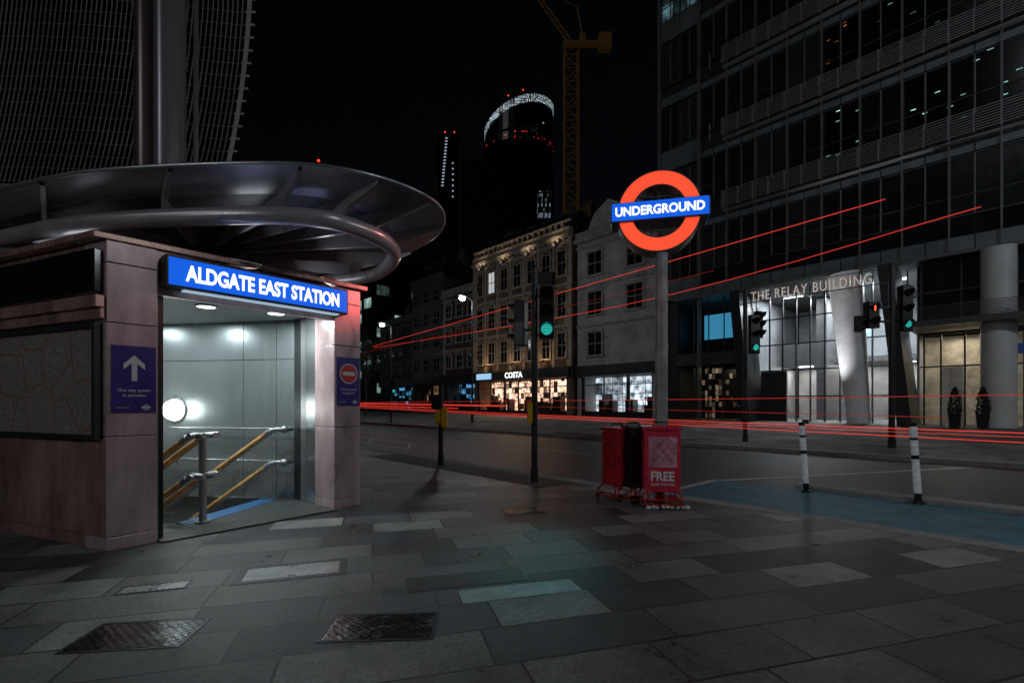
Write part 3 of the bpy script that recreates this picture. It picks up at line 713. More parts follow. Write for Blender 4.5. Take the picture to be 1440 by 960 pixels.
# ---------------- bollards ----------------
def bollard(loc,H):
    e=empty("bollard",(*loc,-.03),0,"slim black and white banded post by the cycle track","bollard",group="banded posts along the cycle track")
    blk=mat("black_band",(.015,.015,.015),.4)
    refl=mat("glowing_white_band",(.75,.75,.75),.5,em=(.9,.95,1),es=.05,var=.35,scale=14)  # weak glow stands in for light thrown back by the white bands
    m=M(); dx=-.08
    for i in range(60):
        t0,t1=i/60,(i+1)/60
        zz=(t0+t1)/2; mi=0 if (zz>.95 or zz<.13 or .55<zz<.60 or .78<zz<.82) else 1
        m.cyl((dx*t0,0,H*t0),(dx*t1,0,H*t1),.045,seg=16,m=mi,caps=(i==59))
    m.make("post",[blk,refl],e)
    m=M(); m.cyl((0,0,0),(0,0,.03),.085,.075,seg=18); m.make("base",blk,e)
bollard((4.75,7.8),1.13); bollard((5.80,6.9),1.16)

# ---------------- relay building ----------------
rb=empty("glass_office_building",S(-16.1,27,.45),TH,"dark glass office block with louvred bands and lit lobby","office building")
spand=mat("spandrel_panel",(.14,.165,.17),.4,.0,var=.35,scale=.6)
glassd=mat("dark_window_glass",(.006,.007,.009),.07,0,var=.5,scale=.5,em=(.7,.8,1),es=.0008)
mull=mat("mullion_metal",(.17,.17,.175),.45,.2)
mulld=mat("dark_transom",(.06,.06,.065),.45,.2)
XR=21.2
m=M(); m.box(0,XR,.32,24,7.2,34); m.box(0,1.1,.4,24,0,7.2); m.box(1.1,XR,9.0,24,0,7.2); m.make("wall",mat("core_wall",(.02,.021,.023),.6),rb)
NB=12; x0=2.7; bw=(XR-x0)/NB; FH=4.0
glo=[glassd,glassd,mat("office_glass_dim",(.01,.012,.013),.1,em=(.5,.7,.8),es=.0022,var=.6,scale=.7),
 grid_mat("office_warm_reflections",.34,.08,.93,(1,.36,.1),.9,gap=.6,base=(.006,.007,.009),rough=.08),grid_mat("office_green_reflections",.4,.08,.96,(.5,1,.9),1.2,gap=.55,base=(.006,.007,.009),rough=.08)]  # glowing cells painted in as lights reflected by the glass
lrm=grid_mat("lit_office_cells",.9,.5,.1,(.3,.6,.72),.24,gap=.05)
def window(x,z,w,h,g,name="window",y=.15):
    m=M(); m.box(x+.03,x+w-.03,y,y+.03,z+.03,z+h-.03,0)
    for (a,b,c,d) in ((x,x+.05,z,z+h),(x+w-.05,x+w,z,z+h)): m.box(a+.002,b-.002,y-.06,y+.1,c+.002,d-.002,1)
    for (c,d) in ((z,z+.05),(z+h*.33,z+h*.33+.035),(z+h-.05,z+h)): m.box(x+.05,x+w-.05,y-.045,y+.09,c+.002,d-.002,1)
    m.box(x+w/2-.025,x+w/2+.025,y-.09,y-.001,z+.052,z+h*.33-.002,2); m.box(x+w/2-.025,x+w/2+.025,y-.09,y-.001,z+h*.33+.04,z+h-.052,2)
    return m.make(name,[g,mulld,mull],rb)
louv=mat("louvre_aluminium",(.34,.34,.35),.45,.2)
for fl in range(6):
    zf=7.2+FH*fl
    for b in range(NB):
        g=random.choice(glo[:3])
        if fl>=1 and b>=4 and random.random()<.6: g=glo[3] if (fl>=2 and random.random()<.5) else glo[4]
        window(x0+b*bw,zf+1.45,bw,FH-1.5,g)
    for b in range(2):
        window(.15+b*1.25,zf+1.25,1.25,FH-1.4,lrm if fl==4 else random.choice(glo[:3]))
    m=M()
    for b in range(2*NB): m.box(x0+b*bw/2+.02,x0+(b+1)*bw/2-.02,.06,.16,zf+.0,zf+(.62 if fl==0 else .3))
    for b in range(2): m.box(.15+b*1.25+.01,.15+(b+1)*1.25-.01,.06,.16,zf,zf+(1.2 if fl%2==0 else .5))
    m.make("spandrel",spand,rb)
    if fl==0:
        m=M()
        for b in range(2*NB): m.box(x0+b*bw/2+.03,x0+(b+1)*bw/2-.03,.15,.18,zf+.66,zf+1.42)
        m.make("lower_glazing",glassd,rb)
    if fl>=1:
        m=M()
        for k in range(9): m.box(x0+1.4,XR,-.45,-.42,zf+.60+k*.105,zf+.622+k*.105)
        for b in range(1,2*NB): m.box(x0+b*bw/2-.012,x0+b*bw/2+.012,-.47,-.3,zf+.56,zf+1.48)
        m.box(x0+1.4,XR,-.3,.05,zf+.45,zf+.47)
        m.make("louvre_band",louv,rb)
m=M()
for b in range(NB+1): m.box(x0+b*bw-.03,x0+b*bw+.03,-.06,.08,7.2,32)
m.box(-.02,.14,-.05,.3,0,33); m.box(x0-.12,x0-.045,-.1,.3,0,33); m.make("mullion_grid",mull,rb)
m=M(); m.box(1.1,XR,-.2,8.9,7.05,7.19); m.make("soffit",mat("soffit_panel",(.12,.12,.12),.5),rb)
conc=mat("pale_column_cladding",(.60,.60,.59),.5,var=.12,scale=1.5)
concb=mat("bright_column_cladding",(.80,.80,.80),.5,var=.15,scale=1.5)
def colm(p0,p1,r0,r1,mt=None):
    m=M(); m.cyl(p0,p1,r0,r1,seg=32)
    for k in (.2,.42,.64,.86):
        q0=Vector(p0).lerp(Vector(p1),k); q1=Vector(p0).lerp(Vector(p1),k+.003); rr=r0+(r1-r0)*k
        m.cyl(q0,q1,rr+.006,seg=32,caps=False)
    m.make("column",mt or conc,rb)
colm((10.35,.1,0),(9.8,.1,7.05),.46,.70,concb)
colm((14.95,-.1,0),(14.95,-.1,7.05),.52,.52)
colm((19.5,-.1,0),(19.5,-.1,7.05),.52,.52)
m=M()
def slant(xb,xt,w,y0,y1,z0,z1):
    m.add([(xb,y0,z0),(xb+w,y0,z0),(xb+w,y1,z0),(xb,y1,z0),(xt,y0,z1),(xt+w,y0,z1),(xt+w,y1,z1),(xt,y1,z1)],[(3,2,1,0),(4,5,6,7),(0,1,5,4),(1,2,6,5),(2,3,7,6),(3,0,4,7)])
slant(11.9,11.2,.5,-.8,1.5,0,7.04); slant(5.2,4.6,.5,-.5,1.5,0,7.04); m.make("portal_frame",darksteel,rb)
lw=mat("lobby_wall",(.40,.42,.44),.4,var=.45,scale=.5)
m=M(); m.box(5.2,12.2,8.8,8.95,0,7.0); m.make("lobby_wall",lw,rb)
m=M(); m.box(12.25,12.35,1.5,8.8,0,7.0); m.make("lobby_wall",lw,rb)
m=M(); m.box(4.9,5.0,1.5,8.8,0,7.0); m.make("lobby_wall",lw,rb)
m=M(); m.box(5.1,12.2,6.0,8.7,3.3,3.6); m.box(7.4,7.9,4.5,8.7,0,6.9); m.box(5.1,7.4,6.0,6.05,3.6,4.6); m.make("mezzanine",mat("mezzanine_grey",(.12,.12,.125),.5),rb)
m=M()
for k in range(11): m.box(5.3+k*.66,5.36+k*.66,1.38,1.5,0,7.04)
for z in (1.3,2.7,4.1,5.5): m.box(5.3,12.0,1.40,1.48,z,z+.06)
m.box(5.6,6.9,1.2,1.37,0,2.68)
m.make("lobby_mullion",mat("lobby_mullion_dark",(.04,.04,.045),.4,.3),rb)
m=M(); m.box(8.3,9.3,5.0,5.6,0,1.1); m.box(6.9,7.2,6.6,8.6,0,2.9); m.make("reception_desk",lw,rb)
m=M(); m.box(8.6,9.8,5.9,5.98,4.7,5.9); m.make("lobby_screen",mat("lobby_screen_glow",(.2,.3,.35),.3,em=(.45,.75,.85),es=.5,var=.6,scale=2),rb)
for (x,y,pw) in ((6.5,3.5,150),(9,5,300),(11.2,3.0,260)):
    m=M(); m.box(x-.5,x+.5,y-.08,y+.08,7.0,7.04); m.make("lobby_lamp",mat("lobby_lamp_glow",(.9,.9,.9),.3,em=(.9,.95,1),es=8),rb)
    light('AREA',(x,y,6.95),pw,(.88,.95,1),.8,parent=rb)
for (x,y) in ((6,7.5),(8.5,7.5),(11,7.5)):
    m=M(); m.box(x-.4,x+.4,y-.05,y+.05,3.25,3.29); m.make("lobby_lamp",mat("lobby_lamp_glow",(.9,.9,.9)),rb)
    light('AREA',(x,y,3.2),45,(1,.95,.85),.6,parent=rb)
l=light('SPOT',(8.6,-1.5,.3),900,(.95,.97,1),.1,spot=math.radians(50),blend=1,parent=rb)
d_=Vector((10.0,.1,5.6))-Vector((8.6,-1.5,.3)); l.rotation_euler=d_.to_track_quat('-Z','Y').to_euler()
m=M(); m.cyl((8.6,-1.5,0),(8.6,-1.5,.2),.14,seg=16); m.make("ground_uplight",darksteel,rb)
text("lettering","THE RELAY BUILDING",5.1,.46,mat("silver_letters_glow",(.6,.55,.52),.3,.4,em=(1,.82,.72),es=.34),rb,(8.5,-1.0,6.45),bold=-.008,ext=.03,spacing=1.2)  # glow put into the letters' metal to brighten them
m=M(); m.box(5.2,11.7,-.98,-.93,6.14,6.18); m.box(5.2,11.7,-.96,-.94,6.80,6.83)
for x in (5.4,8.4,11.4): m.box(x,x+.04,-.92,.0,6.14,6.2)
m.make("letter_rail",mulld,rb)
wk=mat("warm_interior",(.35,.32,.26),.5,em=(1,.85,.6),es=.05,var=.7,scale=1.5)
m=M(); m.box(12.4,XR,2.6,2.7,0,4.0); m.make("entrance_wall",wk,rb)
m=M()
for x in (12.6,13.15,13.9,14.4,15.6,16.8,18,19.2): m.box(x,x+.06,.5,.58,0,3.9)
m.box(12.5,XR,.5,.58,3.9,4.0); m.box(12.5,XR,.51,.57,2.5,2.56); m.make("entrance_frame",mat("lobby_mullion_dark",(.05,.05,.055)),rb)
m=M(); m.box(13.22,13.88,.53,.56,.02,2.48); m.box(13.8,13.84,.44,.5,.9,1.5,1); m.make("door",[mat("door_glass",(.2,.22,.2),.1,em=(1,.9,.7),es=.04),steel],rb)
m=M(); m.box(12.2,XR,-1.3,2.7,4.1,4.35); 
for k in range(6): m.box(12.2,XR,-1.32,-1.3,4.4+k*.09,4.43+k*.09)
m.make("entrance_canopy",mulld,rb)
light('AREA',(13.7,1.6,3.9),36,(1,.88,.68),1.0,parent=rb)
light('AREA',(17.5,1.6,3.9),8,(.5,.7,1),1.0,parent=rb)
m=M(); m.box(14.9,XR,.2,.45,2.9,3.3); m.make("blue_fascia",mat("deep_blue_fascia",(.01,.03,.12),.4,em=(.02,.08,.4),es=.1),rb)
m=M(); m.box(12.4,XR,.6,.7,4.4,7.0); m.make("upper_glazing",glassd,rb)
m=M()
for k in range(7): m.box(12.5+k*1.3,12.56+k*1.3,.5,.598,4.4,7.04)
m.box(12.4,XR,.52,.59,5.7,5.76); m.make("upper_glazing_bars",mulld,rb)
m=M(); m.box(1.1,4.8,3.0,3.1,0,3.2); m.make("restaurant_wall",grid_mat("restaurant_shelves",.22,.35,.55,(1,.75,.5),.25),rb)
m=M()
for k in range(5): m.box(1.2+k*.85,1.27+k*.85,.5,.58,0,3.2)
m.box(1.1,4.8,.3,.58,3.2,3.9); m.box(1.1,4.8,.5,.56,2.3,2.36); m.make("restaurant_frame",mulld,rb)
m=M(); m.box(1.9,4.1,2.2,2.25,4.9,6.4); m.make("projection_screen",mat("blue_screen",(.1,.3,.4),.3,em=(.06,.36,.62),es=.55,var=.7,scale=1.4),rb)
m=M()
for k in range(5): m.box(1.15+k*.9,1.2+k*.9,.5,.56,3.95,7.04)
m.make("upper_glazing_bars",mulld,rb)
m=M(); m.box(1.1,4.8,5,5.1,3.9,7.0); m.make("upper_wall",glassd,rb)
light('AREA',(3,1.8,3.1),10,(1,.8,.55),.8,parent=rb)
leaf=mat("topiary_leaf",(.012,.02,.012),.6)
for i,v in enumerate((-2.35,-1.55)):
    e=empty("potted_plant",S(v,26.1,.42),TH,"clipped cone shrub in a dark square planter","plant",group="planters beside the entrance")
    m=M(); m.add([(-.15,-.15,0),(.15,-.15,0),(.15,.15,0),(-.15,.15,0),(-.2,-.2,.6),(.2,-.2,.6),(.2,.2,.6),(-.2,.2,.6)],[(3,2,1,0),(4,5,6,7),(0,1,5,4),(1,2,6,5),(2,3,7,6),(3,0,4,7)]); m.make("planter",black,e)
    m=M()
    for k in range(500):
        z=.62+random.random()**1.3*1.0; rr=.19*math.sin(min(1,(1.7-z)/.8)*1.57)*random.uniform(.7,1.15); t=random.random()*6.28
        c=Vector((rr*math.cos(t),rr*math.sin(t),z)); a=Vector((random.uniform(-1,1),random.uniform(-1,1),random.uniform(-1,1))).normalized()*.05; b_=a.orthogonal().normalized()*.03
        m.add([c-a,c+b_,c+a,c-b_],[(0,1,2,3)])
    m.make("foliage",leaf,e)

# ---------------- far terrace ----------------
trim=mat("pale_stone_trim",(.40,.32,.24),.7,var=.4,scale=2)
trimd=mat("sooty_stone_trim",(.10,.098,.095),.8,var=.35,scale=2)
trimw=mat("white_stone_trim",(.30,.30,.29),.8,var=.4,scale=2)
sash=mat("sash_frame",(.25,.25,.23),.5)
dglass=mat("sash_glass_dark",(.010,.012,.015),.08)
lglass=mat("sash_glass_lit",(.5,.5,.4),.2,em=(.9,.95,1),es=.5,var=.5,scale=2)
wglass=mat("sash_glass_warm",(.5,.4,.2),.2,em=(1,.6,.25),es=.14,var=.6,scale=2)
slate=mat("roof_slate",(.04,.042,.05),.6,var=.3,scale=3)
def terrace(v0,v1,H,wallm_,nf,nc,shopmat,label,name="brick_building",gf=3.6,roof='parapet',arched=True,lit=(),signcol=None,quoins=True,z0=.45,shop_light=None,trm=None,n0=27,skip=(),bays=False):
    trm=trm or trim
    e=empty(name,S(v0,n0,z0),TH,label,"building",group="terraced buildings along the far pavement")
    w=v1-v0; dpt=11
    m=M(); m.box(0,w,0,dpt,gf,H); m.box(0,w,1.8,dpt,0,gf-.02); m.box(0,.35,0,1.79,0,gf-.02); m.box(w-.35,w,0,1.79,0,gf-.02); m.make("wall",wallm_,e)
    m=M(); m.box(-.0,w,-.25,-.003,gf-.75,gf+.0); m.make("shop_fascia",signcol or darksteel,e)
    m=M(); m.box(.36,w-.36,1.7,1.79,.05,gf-.8); m.make("shop_interior",shopmat,e)
    m=M()
    k=max(2,int((w-.7)/1.6))
    for i in range(k+1):
        x=.36+(w-.8)*i/k; t_=.22 if i%2==0 else .06; m.box(x,x+t_,.05,.18,0,gf-.78)
    m.box(.36,w-.36,.08,.2,0,.4); m.box(.36,w-.36,.11,.17,2.2,2.26)
    for i in range(int(w/.8)): 
        x=.6+random.random()*(w-1.6); m.box(x,x+random.uniform(.25,.8),.6,1.2,.0,random.uniform(.7,1.7))
    m.make("shopfront",black,e)
    fh=(H-gf-.6)/nf; 
    for f in range(nf):
        zf=gf+.2+f*fh
        m=M(); m.box(-.05,w+.05,-.12,-.003,zf+fh-.28,zf+fh-.1); m.make("string_course",trm,e)
        for c_ in range(nc):
            if (f,c_) in skip: continue
            ww=min(1.15,(w/nc)*.5); x=w*(c_+.5)/nc-ww/2; zz=zf+.55; hh=fh-1.25
            g=lglass if (f,c_) in lit else (wglass if random.random()<.025 else dglass)
            m=M()
            m.box(x,x+ww,-.02,-.005,zz,zz+hh,0)
            for (a,b,c,d,yy) in ((x-.14,x,zz-.02,zz+hh+.14,.1),(x+ww,x+ww+.14,zz-.02,zz+hh+.14,.1)): m.box(a,b,-yy,-.004,c,d,1)
            m.box(x-.22,x+ww+.22,-.18,-.004,zz-.16,zz-.03,1)
            if arched:
                n_=8
                for i in range(n_):
                    t0=math.pi*i/n_; t1=math.pi*(i+1)/n_; cx=x+ww/2; R0=ww/2; R1=ww/2+.16
                    pts=[(cx+R*math.cos(t),yy,zz+hh+.10+R*.45*math.sin(t)) for t in (t0,t1) for R in (R0,R1) for yy in (-.11,-.004)]
                    m.add(pts,[(0,2,6,4),(1,5,7,3),(2,3,7,6),(0,4,5,1)],1)
                m.box(x+.003,x+ww-.003,-.05,-.004,zz+hh,zz+hh+.1,1)
            else: m.box(x+.003,x+ww-.003,-.12,-.004,zz+hh+.003,zz+hh+.2,1)
            m.box(x+.002,x+ww-.002,-.05,-.021,zz+hh*.5-.03,zz+hh*.5+.03,2); m.box(x+ww/2-.02,x+ww/2+.02,-.045,-.021,zz+.002,zz+hh*.5-.032,2); m.box(x+ww/2-.02,x+ww/2+.02,-.045,-.021,zz+hh*.5+.032,zz+hh-.002,2)
            m.make("window",[g,trm,sash],e)
    if bays:
        for c_ in range(nc+1):
            x=w*c_/nc; m=M(); m.box(x-.14,x+.14,-.09,-.004,gf+.05,H-.26); m.make("pilaster",trm,e)
    m=M(); m.box(-.1,w+.1,-.35,.3,H-.25,H-.003); m.box(-.05,w+.05,-.2,.25,H,H+.5)
    if bays:
        for i in range(int(w/.5)): m.box(.1+i*.5,.28+i*.5,-.3,-.004,H-.42,H-.253)
        for i in range(int(w/.6)): m.box(.1+i*.6,.35+i*.6,-.1,.1,H+.503,H+.95)
        m.box(-.05,w+.05,-.14,.14,H+.953,H+1.06)
    m.make("cornice",trm,e)
    if roof=='mansard':
        m=M(); m.add([(0,.5,H),(w,.5,H),(w,dpt,H),(0,dpt,H),(.8,1.9,H+2.4),(w-.8,1.9,H+2.4),(w-.8,dpt-1,H+2.4),(.8,dpt-1,H+2.4)],[(4,5,6,7),(0,1,5,4),(1,2,6,5),(2,3,7,6),(3,0,4,7)])
        m.make("roof",slate,e)
        for i in range(max(1,nc-1)):
            x=w*(i+.8)/nc; m=M(); m.box(x,x+1,.6,2.0,H+.5,H+1.9,1); m.box(x+.15,x+.85,.57,.598,H+.65,H+1.7,0); m.make("dormer",[dglass,slate],e)
    elif roof=='gable':
        m=M(); cx=w*.42
        m.add([(cx-1.8,0,H+.5),(cx+1.8,0,H+.5),(cx+1.2,0,H+1.6),(cx,0,H+2.3),(cx-1.2,0,H+1.6),(cx-1.8,.5,H+.5),(cx+1.8,.5,H+.5),(cx+1.2,.5,H+1.6),(cx,.5,H+2.3),(cx-1.2,.5,H+1.6)],[(0,1,2,3,4),(9,8,7,6,5),(1,6,7,2),(2,7,8,3),(3,8,9,4),(4,9,5,0)])
        m.make("gable",wallm_,e)
    for i in range(2):
        x=.5+i*(w-2.2); m=M(); m.box(x,x+1.1,3,3.8,H+.01,H+2.6+.6*(roof=='mansard')); 
        for k in range(3): m.cyl((x+.2+.33*k,3.4,H+2.6+.6*(roof=='mansard')),(x+.2+.33*k,3.4,H+3.1+.6*(roof=='mansard')),.12,.1,seg=8)
        m.make("chimney",wallm_,e)
    if quoins:
        for side in (0,1):
            m=M(); k=int((H-gf)/.6)
            for i in range(k):
                wd=.55 if i%2 else .35
                a,b=(0,wd) if side==0 else (w-wd,w)
                m.box(a,b,-.05,-.004,gf+.1+i*.6,gf+.555+i*.6); m.box(a+.05,b-.05,-.02,-.003,gf+.555+i*.6,gf+.7+i*.6)
            m.make("quoins",trm,e)
    if shop_light: light('AREA',(w/2,.9,gf-.85),shop_light[0],shop_light[1],w*.5,parent=e)
    return e
brk=brick_mat("stock_brick",(.17,.10,.06),(.25,.155,.095),(.14,.125,.10))
brk2=brick_mat("red_brick",(.09,.04,.032),(.12,.06,.05),(.07,.065,.06))
brk3=brick_mat("sooty_brick",(.045,.04,.037),(.065,.055,.05),(.04,.037,.035))
wst=mat("painted_stucco",(.38,.375,.36),.7,var=.4,scale=.8,bump=.3,bscale=3)
gst=mat("grey_render",(.08,.085,.09),.7,var=.4,scale=.8)
shopA=grid_mat("coffee_shop_inside",.38,.45,.15,(1,.60,.42),2.8,rough=.6,gap=.06)
shopB=grid_mat("bright_shop_inside",.9,.8,.05,(.75,.88,1),1.4,rough=.6,ox=3,gap=.05)
shopC=grid_mat("blue_shop_inside",.7,.6,.35,(.15,.55,1),1.0,rough=.6,ox=5)
shopD=grid_mat("dim_shop_inside",.5,.6,.6,(1,.55,.3),.6,rough=.6,ox=8)
w1=terrace(-22.6,-16.15,12.6,wst,3,2,shopB,"pale painted corner building with a stepped gable","stucco_building",roof='gable',arched=False,shop_light=(30,(.8,.9,1)),quoins=False,skip=((0,1),),trm=trimw)
cb=terrace(-34.1,-22.9,13.2,brk,3,7,shopA,"brick corner building with arched windows over a cafe",roof='mansard',lit=((2,1),),shop_light=(110,(1,.7,.45)),n0=26.6,bays=True)
text("lettering","COSTA",2.1,.48,white,cb,(5.4,-.27,3.24),bold=.03)
sg_=M(); sg_.box(.6,2.6,-.29,-.26,3.0,3.5); sg_.make("shop_sign",mat("blue_white_sign",(.3,.5,.8),.3,em=(.4,.7,1),es=.8,var=.6,scale=6),cb)
for i in range(4):
    x=1.2+i*2.9; m=M(); m.box(x,x+.3,-.62,-.3,12.45,12.55); m.make("facade_lamp",darksteel,cb)
    o=light('SPOT',(x+.15,-.75,12.4),45,(1,.85,.65),.1,(math.radians(150),0,0),spot=math.radians(120),blend=1,parent=cb)
for i in range(3):
    x=2+i*3.4; m=M(); m.box(x,x+.12,-.6,-.3,4.1,4.2); m.box(x-.05,x+.17,-.7,-.55,4.0,4.1); m.make("facade_lamp",darksteel,cb)
    light('POINT',(x,-.75,4.3),16,(1,.66,.38),.1,parent=cb)
terrace(-39.6,-34.2,11.4,brk2,3,3,shopC,"tall dark brick building with white trim and blue shop",roof='parapet',shop_light=(25,(.4,.7,1)),trm=trimw)
terrace(-45.5,-39.8,13.4,gst,4,3,shopD,"grey narrow terrace building with dim shop","stucco_building",roof='mansard',trm=trimd,quoins=False,arched=False)
terrace(-53.6,-45.8,10.2,brk3,3,4,shopC,"sooty brick terrace building over a blue lit shop",trm=trimd,n0=27.5)
terrace(-76,-66.4,12,brk3,3,5,shopD,"plain sooty brick terrace building further along the street",trm=trimd)
e=empty("glass_office_building",S(-66,26.4,.45),TH,"modern office block with strips of lit windows","office building")
m=M(); m.box(0,11.8,0,16,0,18.2); m.make("wall",grid_mat("end_office_windows",2.4,1.7,.62,(.6,.95,.85),.5,use_y=True,gap=.3),e)
m=M(); m.box(-.2,12,-.3,16.3,18.202,18.8); m.make("cornice",darksteel,e)

# small street tree
tr=empty("tree",S(-44,21,.2),0,"small dark street tree on the far pavement","tree")
m=M(); m.tube([(0,0,0),(.05,0,2),(0,.1,4),(.1,0,5.5)],[.16,.13,.1,.05],8)
for k in range(5):
    t=k*1.3; m.tube([(0,.05,3+k*.35),(.8*math.cos(t),.8*math.sin(t),4.2+k*.4),(1.4*math.cos(t),1.4*math.sin(t),5+k*.4)],[.06,.04,.015],6)
m.make("trunk",mat("bark",(.08,.06,.05),.9),tr)
m=M()
cl_=[(random.gauss(0,.9),random.gauss(0,.9),random.uniform(4,7),random.uniform(.4,.8)) for _ in range(26)]
for k in range(3200):
    c0=random.choice(cl_); v=Vector((random.gauss(0,1),random.gauss(0,1),random.gauss(0,1))).normalized()*c0[3]*random.random()**.4
    c=Vector(c0[:3])+v; a=Vector((random.uniform(-1,1),random.uniform(-1,1),random.uniform(-1,1))).normalized()*.09; b_=a.orthogonal().normalized()*.05
    m.add([c-a,c+b_,c+a,c-b_],[(0,1,2,3)])
m.make("crown",mat("tree_leaf",(.05,.07,.035),.6,var=.5),tr)

# ---------------- street lamps ----------------
lampg=mat("street_lamp_glass",(1,1,1),.3,em=(.85,.95,1),es=40)
def street_lamp(loc,arm,pw,label,H=8.6,rz=TH,gr=.2):
    e=empty("street_lamp",loc,rz,label,"street lamp",group="street lamps along the road")
    m=M(); m.cyl((0,0,0),(0,0,1.2),.1,seg=14); m.cyl((0,0,1.2),(0,0,H),.07,.045,seg=14)
    m.tube([(0,0,H-.02),(0,arm*.3,H+.15),(0,arm,H+.2)],.03,8); m.make("post",darksteel,e)
    m=M(); m.box(-.16,.16,arm-.35,arm+.35,H+.19,H+.29); m.make("lamp_head",darksteel,e,bevel=.02)
    m=M(); m.ball((0,arm,H+.05),gr,0,14,8,.7); m.make("lamp_glass",lampg,e)
    light('POINT',(0,arm,H-.25),pw,(.86,.94,1),.12,parent=e)
street_lamp(S(-25,19.3,.15),-.8,150,"lit street lamp on the far pavement",7.9)
street_lamp(S(-35.8,19.3,.15),-.8,80,"lit street lamp further down the far pavement",7.5)
street_lamp(S(-47,19.3,.2),-.8,60,"lit street lamp further down the far pavement",7.5)
street_lamp(S(-66,19.3,.2),-.8,80,"lit street lamp further down the far pavement",8)
street_lamp(S(9,18.5,.2),-1.0,750,"lit street lamp opposite the glass office",gr=.15)
street_lamp((6.2,-1.5,0),1.0,330,"lit street lamp on the near pavement",7.5,math.radians(30),gr=.15)
street_lamp((-8.0,-3.0,0),1.0,130,"lit street lamp on the pavement behind the station",4.5,math.radians(-20),gr=.12)

# ---------------- light trails ----------------
def trail(pts,r,es,label,col=(1,.06,.04)):
    mt=mat("trail_%g_%g"%(es,col[0]),(.3,.02,.01),.5,em=col,es=es,var=.02)
    m=M(); m.tube(crom(pts,6,False)+[Vector(pts[-1])],r,6)
    m.make("light_trail",mt,label=label,cat="light trail",group="red bus and car light trails over the road")
up="thin red tail light streak above the bus lane"; lo="low red tail light streak along the road"
trail([(5.58,7.23,4.45),(2.0,11.15,4.2),(-5.6,19.5,3.7),],.0065,.75,up)
trail([(6.28,6.47,4.03),(2.3,10.8,3.55),(-5.6,19.6,3.65)],.0065,.6,up)
trail([(3.8,9.1,3.9),(0,13.3,3.7),(-7,21.2,3.5)],.004,.2,up)
trail([(1.4,14.4,3.3),(-3,18.5,3.25)],.004,.12,up,(1,.5,.3))
trail([S(2,9.0+2,.92),S(-12,11,1.05),S(-30,11.3,1.38)],.009,.8,lo)
trail([S(2,11.2,.84),S(-12,11.2,1.0),S(-30,11.4,1.33)],.006,.6,lo)
trail([S(4,13.2,.6),S(-12,13.2,.85),S(-34,13.2,1.25)],.012,.6,lo)
trail([S(0,12.0,1.55),S(-8,12.0,1.5),S(-30,12,1.45)],.009,.35,lo)
trail([S(-1,10.0,1.18),S(-10,10.2,1.3),S(-26,11,1.42)],.006,.25,lo)
trail([S(-14,12.4,1.3),S(-30,12.4,1.42),S(-48,12.4,1.5)],.03,.9,lo)
trail([S(-16,11.6,1.2),S(-30,11.6,1.35),S(-44,11.6,1.5)],.02,.7,lo)
for i in range(5):
    m=M(); m.cyl((0,0,0),(0,0,.75),.06,.05,seg=10,m=0); m.cyl((0,0,.5),(0,0,.68),.062,seg=10,m=1); m.make("bollard",[black,whitep],loc=S(-30-i*1.6,9.4,-.1),label="small reflective bollard down the road",cat="bollard",group="bollards in the middle of the road")

# ---------------- skyline ----------------
darkm=mat("night_tower",(.012,.012,.014),.6)
def tower(name,x0,x1,y,d,h,mt,label):
    e=empty(name,((x0+x1)/2,y,0),0,label,"tower",None); w=(x1-x0)/2
    m=M(); m.box(-w,w,0,d,0,h); m.box(-w*.9,w*.9,d*.1,d*.9,h+.01,h+2.5); m.make("wall",mt,e); return e
spark=grid_mat("sparse_tower_windows",1.4,1.6,.997,(.8,.9,1),.6,base=(.006,.006,.007),gap=.45)
tower("office_tower",-16,6,150,24,76,spark,"dark office tower block with few lit windows")
tower("office_tower",-36,-18,150,24,52,spark,"dark lower office block behind the terrace")
tower("office_tower",-62,-39,160,24,46,spark,"dark lower office block behind the terrace")
tower("office_tower",22,40,170,24,48,spark,"dark lower office block behind the terrace")
e=tower("office_tower",9.7,20,220,20,84,grid_mat("tower_window_cells",1.2,2.6,.8,(.4,.6,1),.2,gap=.35),"slim dark tower with lit upper floors")
m=M(); m.box(-3,3,0,10,87,98); m.make("top_storey",grid_mat("tower_top_cells",.9,2.2,.4,(.65,.8,1),.3,gap=.3),e)
e=empty("office_tower",(3.8,262,0),0,"tall rounded tower with slanted illuminated crown","tower")
m=M(); m.cyl((0,0,0),(0,0,139),18,18.5,seg=40); m.make("wall",mat("night_tower_matt",(.005,.005,.006),.9,spec=.1),e)
m=M(); seg=40; vs=[]
for i in range(seg):
    t=2*math.pi*i/seg; x=18.5*math.cos(t); y=18.5*math.sin(t); zt=156+.33*x
    vs+=[(x,y,142+.2*x),(x,y,zt)]
m.add(vs,[(2*i,2*((i+1)%seg),2*((i+1)%seg)+1,2*i+1) for i in range(seg)],0)
crown=grid_mat("crown_lights",.7,1.3,.0,(.75,.9,1),.8,use_y=True,gap=.22)
m.make("crown",spark,e)
m=M(); vs=[]
for i in range(seg):
    t=2*math.pi*i/seg; x=18.7*math.cos(t); y=18.7*math.sin(t); zt=156+.33*x-.006*x*x
    vs+=[(x,y,zt-4.0),(x,y,zt)]
m.add(vs,[(2*i,2*((i+1)%seg),2*((i+1)%seg)+1,2*i+1) for i in range(seg)],0); m.make("crown_band",crown,e)
m=M(); vs=[]
for i in range(seg):
    t=2*math.pi*i/seg; x=18.7*math.cos(t); y=18.7*math.sin(t); vs+=[(x,y,135),(x,y,139)]
m.add(vs,[(2*i,2*((i+1)%seg),2*((i+1)%seg)+1,2*i+1) for i in range(seg)],0); m.make("red_band",grid_mat("red_crown_lights",1.2,1.1,.84,(1,.06,.03),.8,ox=2,use_y=True,gap=.4),e)
e=empty("office_tower",(-34.8,260,0),0,"slim tower with bright stair lights and red beacons","tower")
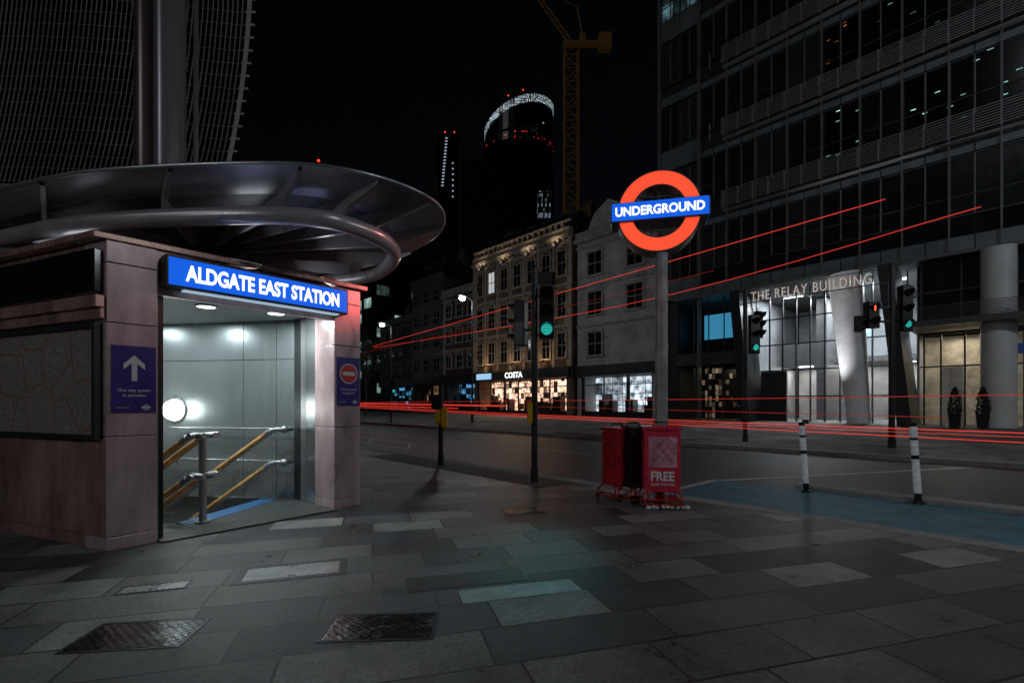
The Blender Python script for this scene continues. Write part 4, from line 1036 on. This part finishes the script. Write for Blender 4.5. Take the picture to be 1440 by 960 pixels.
m=M(); m.box(-5,5,0,10,0,145); m.make("wall",mat("night_tower_matt",(.005,.005,.006)),e)
m=M()
for k in range(16): m.box(-3.2+.15*k,-2.0+.15*k,-.3,-.1,118+k*1.7,118.6+k*1.7)
for k in range(7): m.box(2.6,3.4,-.3,-.1,112+k*3.0,112.7+k*3.0)
m.make("lit_window_strip",mat("cool_strip_light",(.5,.5,.5),.5,em=(.7,.8,1),es=.45),e)
rdot=mat("red_beacon",(.5,.02,.02),.4,em=(1,.04,.02),es=2)
for (x,y,z) in ((-36,260,147),(-31,260,147),(-2,262,168),(6,262,171),(-40,100,51.5)):
    m=M(); m.cyl((0,0,-3 if y>200 else -16),(0,0,0),.15,seg=6,m=1); m.ball((0,0,0),.4 if y>200 else .3,0,8,6); m.make("warning_beacon",[rdot,darkm],loc=(x,y,z),label="red aircraft warning lamp on a thin mast",cat="beacon",group="red warning lamps on the towers")
cm=mat("crane_yellow_glow",(.16,.10,.025),.6,em=(1,.5,.12),es=.009,var=.3,scale=.2)  # weak glow put into the paint for city light on the crane
cr=empty("tower_crane",(18.3,150,0),0,"yellow lattice tower crane above dark rooftops","crane")
m=M(); w=2.1
for sx in (-1,1):
    for sy in (-1,1): m.cyl((sx*w,sy*w,0),(sx*w,sy*w,112),.22,seg=6)
z=40; k=0
while z<112:
    s=1 if k%2 else -1
    for f in (-1,1):
        m.cyl((-w*s,f*w,z),(w*s,f*w,z+4),.13,seg=5); m.cyl((f*w,-w*s,z),(f*w,w*s,z+4),.13,seg=5); m.cyl((-w,f*w,z),(w,f*w,z),.12,seg=5)
    z+=4;k+=1
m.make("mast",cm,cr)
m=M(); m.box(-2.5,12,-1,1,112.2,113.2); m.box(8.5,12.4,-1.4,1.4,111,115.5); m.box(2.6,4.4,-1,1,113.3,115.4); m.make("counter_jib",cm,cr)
m=M()
for sx in (-.8,.8): m.cyl((sx,0,113),(-14+sx,8,140),.2,seg=6)
for k in range(10):
    t=k/10;t2=(k+1)/10; m.cyl((.8-14*t,8*t,113+27*t),(-.8-14*t2,8*t2,113+27*t2),.1,seg=5)
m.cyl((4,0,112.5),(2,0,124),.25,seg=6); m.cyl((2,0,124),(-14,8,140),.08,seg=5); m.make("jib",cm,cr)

# ---------------- lights ----------------
o=light('SPOT',(.55,8.2,2.75),46,(.08,.9,.98),.08,spot=math.radians(26),blend=1); aim(o,(0.1,4.45,0))
W_=bpy.data.worlds.new("World"); scn.world=W_; W_.use_nodes=True
nt=W_.node_tree; bg=nt.nodes["Background"]
sk=nt.nodes.new("ShaderNodeTexSky"); sk.sky_type='NISHITA'; sk.sun_disc=False; sk.sun_elevation=math.radians(3); sk.sun_rotation=math.radians(200); sk.air_density=.6
nt.links.new(sk.outputs[0],bg.inputs[0]); bg.inputs[1].default_value=.0012
sun=bpy.data.lights.new("facade_fill","SUN"); sun.energy=.085; sun.angle=.05; sun.color=(.85,.9,1)  # added weak sun lamp, turned toward the far facades to brighten them
so=bpy.data.objects.new("facade_fill",sun); COL.objects.link(so); so.rotation_euler=Vector((.62,.62,-.42)).to_track_quat('-Z','Y').to_euler()

cam=bpy.data.cameras.new("camera"); cam.lens=17; cam.sensor_width=36; cam.shift_y=.0604; cam.clip_end=2000; cam.clip_start=.05
co=bpy.data.objects.new("camera",cam); COL.objects.link(co); co.location=(0,0,1.4); co.rotation_euler=(math.pi/2,0,0); scn.camera=co
